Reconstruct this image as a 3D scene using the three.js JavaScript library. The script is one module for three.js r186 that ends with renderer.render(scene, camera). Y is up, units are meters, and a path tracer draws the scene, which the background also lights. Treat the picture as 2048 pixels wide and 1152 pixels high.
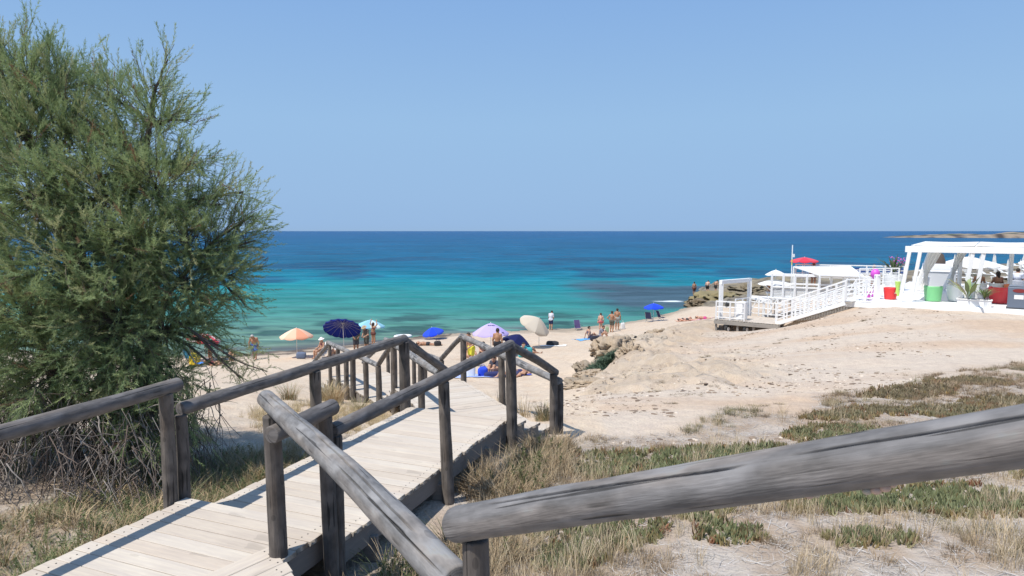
import * as THREE from 'three';
import { mergeGeometries, mergeVertices } from 'three/addons/utils/BufferGeometryUtils.js';
import { MarchingCubes } from 'three/addons/objects/MarchingCubes.js';

// ---------------------------------------------------------------- camera, sky, sun, exposure
// World: x to the right, y up with the sea at 0, the view runs along -z.  P(X, D, Y) = X right, D metres ahead, Y above the sea.
const scene = new THREE.Scene();
const camera = new THREE.PerspectiveCamera(47.8, 16 / 9, 0.05, 60000);
camera.position.set(0, 8.6, 0);
camera.rotation.set(-Math.atan(114 / 1300), 0, 0);
camera.focus = 9; camera.userData.fStop = 8;
const renderer = new THREE.WebGLRenderer({ antialias: true });
renderer.toneMapping = THREE.LinearToneMapping;
renderer.toneMappingExposure = 1.08;
renderer.shadowMap.enabled = true;

const SUN_EL = 62 * Math.PI / 180;
const sunDir = new THREE.Vector3(-0.815 * Math.cos(SUN_EL), Math.sin(SUN_EL), 0.58 * Math.cos(SUN_EL)).normalize();
const sun = new THREE.DirectionalLight(new THREE.Color().setRGB(1, 0.955, 0.89), 4.8);
sun.position.copy(sunDir).multiplyScalar(120);
sun.castShadow = true;
sun.shadow.mapSize.set(4096, 4096);
Object.assign(sun.shadow.camera, { left: -60, right: 60, top: 60, bottom: -60, near: 1, far: 300 });
scene.add(sun);

function mix(a, b, t) { return a.map((v, i) => v + (b[i] - v) * t); }
const clamp = (x, a = 0, b = 1) => Math.min(b, Math.max(a, x));
const smooth = (a, b, x) => { const t = clamp((x - a) / (b - a)); return t * t * (3 - 2 * t); };
{ // clear summer sky: pale at the horizon, deeper blue overhead
  const w = 512, h = 256, data = new Float32Array(w * h * 4);
  const stops = [[-90, [0.28, 0.40, 0.56]], [0, [0.290, 0.450, 0.690]], [3, [0.300, 0.470, 0.712]], [9, [0.300, 0.485, 0.733]], [18, [0.236, 0.412, 0.710]], [26, [0.192, 0.358, 0.680]], [50, [0.14, 0.30, 0.62]], [90, [0.09, 0.22, 0.53]]];
  for (let j = 0; j < h; j++) {
    const el = (j + 0.5) / h * 180 - 90;
    let k = 0; while (k < stops.length - 2 && el > stops[k + 1][0]) k++;
    const c = mix(stops[k][1], stops[k + 1][1], clamp((el - stops[k][0]) / (stops[k + 1][0] - stops[k][0])));
    for (let i = 0; i < w; i++) {
      const az = ((i + 0.5) / w - 0.5) * 2 * Math.PI, e = el * Math.PI / 180;
      const d = Math.cos(e) * Math.cos(az) * sunDir.x + Math.sin(e) * sunDir.y + Math.cos(e) * Math.sin(az) * sunDir.z;
      const g = el > 0 ? 0.5 * Math.pow(Math.max(0, d), 24) + 0.12 * Math.pow(Math.max(0, d), 5) : 0;
      data.set([c[0] + g, c[1] + g * 0.97, c[2] + g * 0.9, 1], (j * w + i) * 4);
    }
  }
  const sky = new THREE.DataTexture(data, w, h, THREE.RGBAFormat, THREE.FloatType);
  sky.mapping = THREE.EquirectangularReflectionMapping;
  sky.magFilter = sky.minFilter = THREE.LinearFilter;
  sky.needsUpdate = true;
  scene.background = sky;
  scene.environment = sky;
}

// ---------------------------------------------------------------- helpers
function rng(seed) { let a = seed >>> 0; return () => { a = (a + 0x6D2B79F5) | 0; let t = Math.imul(a ^ (a >>> 15), 1 | a); t = (t + Math.imul(t ^ (t >>> 7), 61 | t)) ^ t; return ((t ^ (t >>> 14)) >>> 0) / 4294967296; }; }
const P = (X, D, Y) => new THREE.Vector3(X, Y, -D);
function hash2(x, y, s) { let h = Math.imul(x, 374761393) + Math.imul(y, 668265263) + Math.imul(s, 2147483647 ^ 0x5bd1e995); h = Math.imul(h ^ (h >>> 13), 1274126177); return ((h ^ (h >>> 16)) >>> 0) / 4294967296; }
function noise(x, y, s = 1, px = 0, py = 0) { // value noise 0..1, periodic when px, py are given
  let x0 = Math.floor(x), y0 = Math.floor(y); const fx = x - x0, fy = y - y0, u = fx * fx * (3 - 2 * fx), v = fy * fy * (3 - 2 * fy);
  let x1 = x0 + 1, y1 = y0 + 1;
  if (px) { x0 = ((x0 % px) + px) % px; x1 = ((x1 % px) + px) % px; }
  if (py) { y0 = ((y0 % py) + py) % py; y1 = ((y1 % py) + py) % py; }
  const a = hash2(x0, y0, s), b = hash2(x1, y0, s), c = hash2(x0, y1, s), d = hash2(x1, y1, s);
  return a + (b - a) * u + (c - a) * v + (a - b - c + d) * u * v;
}
function fbm(x, y, s = 1, oct = 4, px = 0, py = 0) { let v = 0, a = 0.5, f = 1, n = 0; for (let i = 0; i < oct; i++) { v += a * noise(x * f, y * f, s + i * 17, px * f, py * f); n += a; a *= 0.5; f *= 2; } return v / n; }
const toSRGB = c => c <= 0.0031308 ? 12.92 * c : 1.055 * Math.pow(c, 1 / 2.4) - 0.055;
function texture(w, h, fn, srgb) { // fn(u, v) -> linear [r, g, b] or a number
  const data = new Uint8Array(w * h * 4);
  for (let j = 0; j < h; j++) for (let i = 0; i < w; i++) {
    let c = fn((i + 0.5) / w, (j + 0.5) / h); if (typeof c === 'number') c = [c, c, c];
    for (let k = 0; k < 3; k++) data[(j * w + i) * 4 + k] = Math.round(255 * clamp(srgb ? toSRGB(clamp(c[k])) : c[k]));
    data[(j * w + i) * 4 + 3] = 255;
  }
  const t = new THREE.DataTexture(data, w, h, THREE.RGBAFormat);
  t.wrapS = t.wrapT = THREE.RepeatWrapping; t.magFilter = THREE.LinearFilter; t.minFilter = THREE.LinearMipmapLinearFilter; t.generateMipmaps = true;
  if (srgb) t.colorSpace = THREE.SRGBColorSpace;
  t.needsUpdate = true; return t;
}
const lin = (r, g, b) => new THREE.Color().setRGB(r, g, b);
const std = (c, o = {}) => new THREE.MeshStandardMaterial({ color: Array.isArray(c) ? lin(...c) : c, roughness: 0.85, metalness: 0, side: THREE.DoubleSide, ...o });

const taken = new Map();
function numbered(name) { const n = taken.get(name) || 0; taken.set(name, n + 1); return n ? `${name}_${String(n).padStart(3, '0')}` : name; }
function tag(o, label, category, group, kind) { o.userData.label = label; if (category) o.userData.category = category; if (group) o.userData.group = group; if (kind) o.userData.kind = kind; return o; }
function part(name, geo, mat, parent, label) { const m = new THREE.Mesh(geo, mat); m.name = name; m.castShadow = m.receiveShadow = true; if (label) m.userData.label = label; parent.add(m); return m; }
function thing(name, label, category, at, group, turn = 0) { const g = new THREE.Group(); g.name = numbered(name); g.position.copy(at); g.rotation.y = turn; tag(g, label, category, group); scene.add(g); return g; }
// parts given in world metres, hung under a group that stands at its own base
function worldPart(name, geo, mat, group, label) { const m = part(name, geo.translate(-group.position.x, -group.position.y, -group.position.z), mat, group, label); return m; }
function structure(name, geo, mat) { const m = new THREE.Mesh(geo, mat); m.name = numbered(name); m.userData.kind = 'structure'; m.castShadow = m.receiveShadow = true; scene.add(m); return m; }

function geoFrom(pos, idx, uv, col) {
  const g = new THREE.BufferGeometry();
  g.setAttribute('position', new THREE.Float32BufferAttribute(pos, 3));
  if (uv) g.setAttribute('uv', new THREE.Float32BufferAttribute(uv, 2));
  if (col) g.setAttribute('color', new THREE.Float32BufferAttribute(col, 3));
  if (idx) g.setIndex(idx);
  g.computeVertexNormals(); return g;
}
function box(x0, x1, y0, y1, z0, z1, bevel = 0.004) { // chamfered box between two corners
  const b = Math.min(bevel, (x1 - x0) / 3, (y1 - y0) / 3, (z1 - z0) / 3), c = [(x0 + x1) / 2, (y0 + y1) / 2, (z0 + z1) / 2], h = [(x1 - x0) / 2, (y1 - y0) / 2, (z1 - z0) / 2];
  const pos = [], idx = [], uv = [];
  const quad = (p, q, r, s, n) => { const i = pos.length / 3; for (const a of [p, q, r, s]) { pos.push(c[0] + a[0], c[1] + a[1], c[2] + a[2]); uv.push(Math.abs(n[0]) > 0.5 ? a[2] : a[0], Math.abs(n[1]) > 0.5 ? a[2] : a[1]); } idx.push(i, i + 1, i + 2, i, i + 2, i + 3); };
  for (let ax = 0; ax < 3; ax++) for (const s of [-1, 1]) {
    const u = (ax + 1) % 3, v = (ax + 2) % 3, m = (su, sv) => { const p = [0, 0, 0]; p[ax] = s * h[ax]; p[u] = su * (h[u] - b); p[v] = sv * (h[v] - b); return p; }, n = [0, 0, 0]; n[ax] = s;
    s > 0 ? quad(m(-1, -1), m(1, -1), m(1, 1), m(-1, 1), n) : quad(m(-1, 1), m(1, 1), m(1, -1), m(-1, -1), n);
  }
  if (b > 0) {
    const cn = (sx, sy, sz, ax) => { const p = [sx * (h[0] - b), sy * (h[1] - b), sz * (h[2] - b)]; p[ax] = [sx, sy, sz][ax] * h[ax]; return p; };
    for (let ax = 0; ax < 3; ax++) { const u = (ax + 1) % 3, v = (ax + 2) % 3; for (const su of [-1, 1]) for (const sv of [-1, 1]) { const S = t => { const s = [0, 0, 0]; s[ax] = t; s[u] = su; s[v] = sv; return s; }, n = [0, 0, 0]; n[u] = 0.6; const a = S(-1), d = S(1), q = [cn(...a, u), cn(...d, u), cn(...d, v), cn(...a, v)]; if (su * sv > 0) q.reverse(); quad(...q, n); } }
    for (const sx of [-1, 1]) for (const sy of [-1, 1]) for (const sz of [-1, 1]) { const i = pos.length / 3; const t = [0, 1, 2].map(a => cn(sx, sy, sz, a)); if (sx * sy * sz < 0) t.reverse(); for (const a of t) { pos.push(c[0] + a[0], c[1] + a[1], c[2] + a[2]); uv.push(a[0], a[1]); } idx.push(i, i + 1, i + 2); }
  }
  return geoFrom(pos, idx, uv);
}
function aim(g, a, b, roll = 0) { // takes a shape built along +y from 0 to 1 m per unit and stands it from a towards b
  const d = new THREE.Vector3().subVectors(b, a).normalize(), q = new THREE.Quaternion().setFromUnitVectors(new THREE.Vector3(0, 1, 0), d);
  if (roll) q.multiply(new THREE.Quaternion().setFromAxisAngle(new THREE.Vector3(0, 1, 0), roll));
  return g.applyQuaternion(q).translate(a.x, a.y, a.z);
}
function beam(a, b, w, t, bevel = 0.006, roll = 0) { return aim(box(-w / 2, w / 2, 0, a.distanceTo(b), -t / 2, t / 2, bevel), a, b, roll); }
// squared timber from a to b, kept upright: w wide on the level, t high
function bar(a, b, w, t, bevel = 0.005) {
  const d = new THREE.Vector3().subVectors(b, a), L = d.length(); d.normalize();
  const s = new THREE.Vector3(0, 1, 0).cross(d); if (s.lengthSq() < 1e-6) s.set(1, 0, 0); s.normalize();
  const n = new THREE.Vector3().crossVectors(d, s), m = new THREE.Matrix4().makeBasis(s, n, d).setPosition(a);
  return box(-w / 2, w / 2, -t / 2, t / 2, 0, L, bevel).applyMatrix4(m);
}
function tube(pts, r, sides = 5, uvScale = 1) { // tapered tube through points; r is a number or a list
  const n = pts.length, pos = [], idx = [], uv = []; let s = new THREE.Vector3(0.31, 0.9, 0.2), len = 0;
  for (let i = 0; i < n; i++) {
    const d = new THREE.Vector3().subVectors(pts[Math.min(i + 1, n - 1)], pts[Math.max(i - 1, 0)]).normalize();
    if (Math.abs(d.dot(s)) > 0.95) s.set(0.9, 0.1, -0.4);
    const e = new THREE.Vector3().crossVectors(d, s).normalize(), f = new THREE.Vector3().crossVectors(e, d); s = f.clone();
    if (i) len += pts[i].distanceTo(pts[i - 1]);
    const rr = Array.isArray(r) ? r[i] : r;
    for (let k = 0; k <= sides; k++) { const a = k / sides * Math.PI * 2, c = Math.cos(a) * rr, v = Math.sin(a) * rr; pos.push(pts[i].x + e.x * c + f.x * v, pts[i].y + e.y * c + f.y * v, pts[i].z + e.z * c + f.z * v); uv.push(len * uvScale, k / sides); }
  }
  const m = sides + 1;
  for (let i = 0; i < n - 1; i++) for (let k = 0; k < sides; k++) { const a = i * m + k; idx.push(a, a + m, a + 1, a + 1, a + m, a + m + 1); }
  for (const e of [0, n - 1]) { const c = pos.length / 3; pos.push(pts[e].x, pts[e].y, pts[e].z); uv.push(0, 0); for (let k = 0; k < sides; k++) e ? idx.push(e * m + k, c, e * m + k + 1) : idx.push(k, k + 1, c); }
  return geoFrom(pos, idx, uv);
}
const merge = list => mergeGeometries(list.map(g => { const q = g.index ? g : g; for (const k of Object.keys(q.attributes)) if (!['position', 'normal', 'uv'].includes(k)) q.deleteAttribute(k); if (!q.attributes.uv) q.setAttribute('uv', new THREE.Float32BufferAttribute(new Float32Array(q.attributes.position.count * 2), 2)); return q.index ? q.toNonIndexed() : q; }));
function instanced(name, geo, mat, list, parent) { // list of [Matrix4, Color]
  const m = new THREE.InstancedMesh(geo, mat, list.length); m.name = name; m.castShadow = m.receiveShadow = true;
  list.forEach(([t, c], i) => { m.setMatrixAt(i, t); if (c) m.setColorAt(i, c); });
  parent.add(m); return m;
}

// ---------------------------------------------------------------- the lie of the land: surveyed spot heights [X, D, Y], joined by a smooth surface
const SPOTS = [
  [-1.4,4,5.85],[-3.2,4.2,6.1],[-2.8,5.6,5.9],[-1.2,5.6,5.82],[-2.1,7.4,5.75],[-0.4,7.5,5.8],[-0.9,9,5.6],[0.3,8.6,5.7],[0.65,9.5,5.62],[-1,10.8,5.3],[-2,10.4,5.3],
  [0.2,11,5.4],[-1,12.6,5.15],[-2.6,12.2,5.05],[-2.2,14.2,4.75],[-3.6,14.6,4.7],[-3.2,16.4,4.4],[-4.9,16.2,4.45],[-5.2,6.2,6.1],[-6.5,8,6],[-9,8,6.1],[-4,9,5.7],
  [-4.8,11,5.45],[-7,12,5.4],[-12,10,6],[-12,16,5],[-7,17,4.6],[-3.2,2,6.4],[-7,2,6.6],[0,0,6.7],[1.2,2.8,6.15],[0,3.6,5.95],[3,1,6.6],[0,-6,7.6],[8,0,6.6],
  [-8,-4,7],[8,-6,7.6],[0.32,5.23,5.85],[1.6,5.31,5.9],[3.11,5.01,6.05],[3.95,4.82,6.15],[1.36,7.58,5.68],[3.22,8.56,5.65],[5.72,8.27,5.75],[2.21,10.19,5.5],
  [5.39,11.93,5.45],[10.19,13.36,5.5],[1.38,9.93,5.5],[1.88,13.64,5],[3.04,14.06,5],[5.24,15.73,4.95],[8.42,15.95,5.15],[14,18.42,5.2],[15.54,22.85,5.1],
  [20.21,25.45,5.1],[16.3,30.3,5.1],[19.13,28.19,5.12],[13.94,28.72,4.65],[8.53,23.02,4.35],[4.94,19.42,4.4],[7.86,26.88,3.85],[11.3,30.6,3.8],[13.18,30.8,4],
  [11.56,35,3.3],[5.65,26.27,3.75],[3.51,19.85,4.15],[2.44,17.7,4.35],[4.45,24.18,3.85],[4.76,28.29,3.6],[7.64,35.6,3],[10.41,39.9,2.8],[1.4,16,4.2],[1.2,20,3.5],
  [1.9,24,2.7],[2.6,28,2.2],[4.3,32,1.85],[7.2,38,1.7],[9,46,1.2],[-1.39,27.86,2.2],[1.73,29.13,2.3],[-2.14,32.6,1.85],[0.5,39.8,1.25],[2.51,42.4,1.1],[5.34,41.3,1.3],
  [7.74,52.2,0.4],[-5.73,43.6,0.9],[-11.84,39.5,0.8],[-13.12,39.7,0.8],[-16.21,40.3,0.4],[-17.12,35.1,1],[-20.3,41.7,0.4],[-10.53,29.06,2.2],[-6.85,18.85,4],
  [-7.52,29.76,2.4],[12.92,58.2,0.5],[16.12,56.8,0.7],[13.81,44.9,2],[-13.41,23.7,3.1],[-17.12,23.7,3.1],[-28.76,39.9,0.6],[-31.9,44.3,0],[-34.5,49.6,-0.6],
  [-38.3,62,-1.6],[-25,44.3,0],[-27,49.6,-0.6],[-30,62,-1.6],[-20.17,44.3,0],[-21.78,49.6,-0.6],[-24.2,62,-1.6],[-17.48,46.4,0],[-18.88,52,-0.6],[-20.98,64.9,-1.6],
  [-14.23,47.6,0],[-15.37,53.3,-0.6],[-17.08,66.6,-1.6],[-10.27,50,0],[-11.09,56,-0.6],[-12.32,70,-1.6],[-7.19,53.1,0],[-7.77,59.5,-0.6],[-8.63,74.4,-1.6],
  [-4.02,55,0],[-4.34,61.6,-0.6],[-4.82,77,-1.6],[1.13,56.1,0],[1.22,62.9,-0.6],[1.36,78.6,-1.6],[5.61,57.3,0],[6.06,64.2,-0.6],[6.73,80.2,-1.6],[10.66,60.8,0],
  [11.51,68.1,-0.6],[12.79,85.1,-1.6],[13.29,63.3,0],[14.35,70.8,-0.6],[15.95,88.6,-1.6],[17.59,69.7,0],[19,78,-0.6],[21.11,97.5,-1.6],[20.78,74.3,0],[22.44,83.3,-0.6],
  [24.94,104.1,-1.6],[23.74,77.5,0],[25.64,86.8,-0.6],[28.49,108.5,-1.6],[24,75,0.5],[28,86,0.9],[31,96,0.7],[25,94,-0.5],[22,84,-0.7],[30,104,-0.5],[36,100,1.2],
  [40,112,-0.6],[30,70,1.6],[24,60,1.9],[17,48,2.4],[14,42,2.9],[45,90,2],[60,100,2.2],[60,118,-0.6],[80,120,2],[80,140,-0.6],[120,140,2.2],[120,165,-0.6],
  [200,160,2.5],[200,190,-0.8],[24,42,4.6],[32,40,4.9],[40,38,4.9],[30,55,3.2],[45,60,3.2],[60,60,3.8],[20,38,4.4],[17.8,36,4.25],[14,34,3.4],[13,35,3.0],[11.9,35.8,2.85],[15.2,36.2,3.5],[14.5,38,3.3],[12.2,37.5,3.0],[14.9,33,3.75],[15.7,31.6,4.5],[90,70,4],[60,30,5.2],[40,20,5.2],
  [25,15,5.3],[25,24,5.15],[150,80,4],[100,20,6],[60,-20,7],[0,-40,8],[-60,-20,7],[-40,10,6.2],[-30,25,4.4],[-40,40,2],[-60,50,0.3],[-70,62,-1],[-60,30,3],
  [-100,20,4.5],[-120,60,0],[-130,80,-1.5],
];
const rbf = (() => {
  const n = SPOTS.length, A = [];
  for (let i = 0; i < n; i++) { A.push(new Float64Array(n + 2)); for (let j = 0; j < n; j++) A[i][j] = Math.hypot(SPOTS[i][0] - SPOTS[j][0], SPOTS[i][1] - SPOTS[j][1]); A[i][n] = 1; A[i][n + 1] = SPOTS[i][2]; A[i][i] -= 0.25; }
  const last = new Float64Array(n + 2); for (let j = 0; j < n; j++) last[j] = 1; A.push(last);
  const N = n + 1;
  for (let c = 0; c < N; c++) {
    let p = c; for (let r = c + 1; r < N; r++) if (Math.abs(A[r][c]) > Math.abs(A[p][c])) p = r; [A[c], A[p]] = [A[p], A[c]];
    for (let r = c + 1; r < N; r++) { const f = A[r][c] / A[c][c]; if (f) for (let k = c; k <= N; k++) A[r][k] -= f * A[c][k]; }
  }
  const x = new Float64Array(N);
  for (let r = N - 1; r >= 0; r--) { let s = A[r][N]; for (let k = r + 1; k < N; k++) s -= A[r][k] * x[k]; x[r] = s / A[r][r]; }
  return x;
})();
function baseHeight(X, D) { let v = rbf[SPOTS.length]; for (let i = 0; i < SPOTS.length; i++) { const a = X - SPOTS[i][0], b = D - SPOTS[i][1]; v += rbf[i] * Math.sqrt(a * a + b * b); } return clamp(v, -4, 11); }
// the line where the stony plateau breaks off to the beach, as [X, D]
const EDGE = [[1.9, 14.5], [2.2, 17.5], [2.7, 21], [3.4, 25], [4.2, 28.5], [5.6, 32.5], [7.8, 37], [10.6, 42], [13.5, 45]];
function edgeDistance(X, D) { // positive on the plateau side
  let best = 1e9, side = 1;
  for (let i = 0; i < EDGE.length - 1; i++) {
    const [ax, ad] = EDGE[i], [bx, bd] = EDGE[i + 1], ux = bx - ax, ud = bd - ad, t = clamp(((X - ax) * ux + (D - ad) * ud) / (ux * ux + ud * ud));
    const d = Math.hypot(X - ax - ux * t, D - ad - ud * t); if (d < best) { best = d; side = (X - ax) * ud - (D - ad) * ux > 0 ? 1 : -1; }
  }
  return best * side;
}
function rockiness(X, D) { // 1 on the bare rock rim of the plateau
  if (D < 12 || D > 50 || X < -2 || X > 24) return 0;
  const e = edgeDistance(X, D) + (fbm(X * 0.5, D * 0.5, 91, 3) - 0.5) * 3.0;
  return smooth(-0.5, 0.25, e) * (1 - smooth(2.2, 5.5, e)) * smooth(13.5, 16, D);
}
function groundHeight(X, D) {
  let y = baseHeight(X, D);
  const near = 1 - smooth(14, 40, D), r = rockiness(X, D);
  y += (fbm(X * 0.55, D * 0.55, 5, 4) - 0.5) * 0.24 * (0.4 + 0.6 * near) + (fbm(X * 3.1, D * 3.1, 8, 3) - 0.5) * 0.05 + (fbm(X * 1.3, D * 1.3, 13, 3) - 0.5) * 0.12 * smooth(16, 26, D) * (1 - smooth(50, 62, D));
  if (r > 0) { const t = fbm(X * 1.1, D * 1.1, 33, 4), s = Math.abs(fbm(X * 2.3, D * 2.3, 37, 3) - 0.5); y += r * ((Math.floor(t * 7) / 7 - 0.4) * 0.75 - smooth(0.06, 0, s) * 0.22 + 0.12); }
  if (D > 62 && X > 20 && y > 0.05 && X + D * 0.2 > 36) y += (fbm(X * 0.4, D * 0.4, 51, 4) - 0.45) * 1.3 * smooth(62, 70, D) + (fbm(X * 1.3, D * 1.3, 53, 3) - 0.5) * 0.7 * smooth(62, 70, D);
  return y;
}
function axis(segs) { const out = []; for (const [a, b, s] of segs) for (let x = a; x < b - 1e-6; x += s) out.push(x); return out; }
const spread = (from, to, first, grow) => { const out = []; let x = from, s = first; while (Math.abs(x - from) < Math.abs(to - from)) { x += Math.sign(to - from) * s; s *= grow; out.push(x); } return out; };

const T = {};
T.ground = texture(1024, 1024, (u, v) => {
  const g = hash2(Math.floor(u * 1024), Math.floor(v * 1024), 3), f = fbm(u * 64, v * 64, 11, 3, 64, 64), m = fbm(u * 12, v * 12, 21, 4, 12, 12), s = fbm(u * 160, v * 160, 31, 2, 160, 160);
  let k = 0.80 + 0.16 * (f - 0.5) + 0.20 * (m - 0.5) + 0.10 * (g - 0.5); if (s > 0.74) k *= 0.72; if (s < 0.24) k *= 1.1;
  return [k, k * (0.985 + 0.03 * (m - 0.5)), k * (0.97 + 0.05 * (f - 0.5))];
}, true);
T.groundBump = texture(512, 512, (u, v) => 0.5 + 0.5 * (fbm(u * 40, v * 40, 41, 4, 40, 40) - 0.5) + 0.5 * (fbm(u * 9, v * 9, 44, 3, 9, 9) - 0.5));
T.ground.repeat.set(1 / 1.7, 1 / 1.7); T.groundBump.repeat.set(1 / 1.3, 1 / 1.3);
function groundColour(X, D, Y) {
  const n1 = fbm(X * 0.35, D * 0.35, 61, 4), n2 = fbm(X * 1.7, D * 1.7, 67, 3), n3 = fbm(X * 5, D * 5, 71, 2);
  let c = mix([0.64, 0.51, 0.375], [0.70, 0.585, 0.455], n1);                       // dry beach sand
  c = mix(c, [0.60, 0.445, 0.31], smooth(0.5, 0.75, n2) * 0.5);
  if (D < 70 && X > -1) { // the trodden stony sand of the plateau: whitish crust and pinker sand
    const e = smooth(-1, 1.5, edgeDistance(X, D) + (D < 15 ? 15 - D : 0) * 0.5);
    c = mix(c, mix([0.59, 0.445, 0.32], [0.63, 0.53, 0.425], smooth(0.35, 0.65, fbm(X * 0.22, D * 0.5, 77, 4))), e);
    const rk = rockiness(X, D); if (rk > 0) c = mix(c, mix([0.38, 0.30, 0.215], [0.60, 0.50, 0.385], n2), rk * 0.8);
  }
  if (D < 22) { // earth, litter and dry moss under the plants near the path
    const cover = smooth(0, 1, plantCover(X, D)), l = fbm(X * 2.6, D * 2.6, 81, 4);
    c = mix(c, mix(mix([0.30, 0.215, 0.145], [0.46, 0.385, 0.31], l), [0.50, 0.465, 0.425], Math.max(smooth(0.5, 0.68, n3) * 0.6, X > 0.8 ? smooth(0.42, 0.6, fbm(X * 1.4, D * 1.4, 83, 3)) * (1 - smooth(7.5, 9.5, D)) * 0.8 : 0)), cover * 0.85);
  }
  if (D > 38 && Y < 0.55) { // wet sand and weed thrown up along the water
    const w = smooth(0.34, 0.10, Y + (n2 - 0.5) * 0.22); c = mix(c, [0.33, 0.265, 0.19], w * 0.75);
    if (X < -5) c = mix(c, [0.085, 0.062, 0.05], smooth(0.36, 0.52, fbm(X * 0.5, D * 1.6, 87, 3)) * smooth(-0.15, 0.0, Y) * (1 - smooth(0.18, 0.4, Y)) * 0.9);
  }
  if (D > 60 && X > 19 && X + D * 0.2 > 35) { const k = smooth(60, 68, D); c = mix(c, mix([0.10, 0.085, 0.07], mix([0.34, 0.28, 0.16], [0.27, 0.25, 0.22], n1), smooth(0.3, 0.6, n2)), k); }
  if (Y < -0.1) c = [0.42, 0.37, 0.28];
  return c;
}
// where plants and their litter cover the ground beside the path (0..1)
function plantCover(X, D) {
  const n = (fbm(X * 0.8, D * 0.8, 101, 4) - 0.5) * 2.6;
  const right = X > -0.2 ? smooth(-0.9, 0.9, 8.7 + 0.55 * X - D + n) : 0;                        // ground right of the path, up to the trodden sand
  const left = X < -2.5 ? smooth(-1.5, 1.5, 9.0 - D - 0.22 * (X + 4) + n) : 0;
  const side = X > -2.6 && X < 0.6 && D < 9.5 ? 0.9 : 0;
  return Math.max(right, left, side);
}
{
  const xs = [...spread(-16, -900, 0.4, 1.09).reverse(), ...axis([[-16, -6, 0.28], [-6, 9, 0.13], [9, 24, 0.28]]), 24, ...spread(24, 1500, 0.4, 1.07)];
  const ds = [...spread(2, -600, 0.4, 1.16).reverse(), ...axis([[2, 14, 0.13], [14, 32, 0.2], [32, 66, 0.36], [66, 110, 0.7]]), 110, ...spread(110, 900, 1.2, 1.1)];
  const pos = [], uv = [], col = [], idx = [];
  for (const D of ds) for (const X of xs) {
    const far = Math.max(smooth(180, 400, Math.abs(X)), smooth(150, 260, D));
    let Y = groundHeight(X, D); if (far > 0) Y += ((D > 60 ? -4 : 7) - Y) * far;
    pos.push(X, Y, -D); uv.push(X, D); col.push(...groundColour(X, D, Y));
  }
  const m = xs.length;
  for (let j = 0; j < ds.length - 1; j++) for (let i = 0; i < m - 1; i++) { const a = j * m + i; idx.push(a, a + 1, a + m, a + 1, a + m + 1, a + m); }
  const ground = structure('ground', geoFrom(pos, idx, uv, col), std([1, 1, 1], { vertexColors: true, map: T.ground, bumpMap: T.groundBump, bumpScale: 0.035, roughness: 0.95 }));
  console.log('ground', m * ds.length);
}

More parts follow.
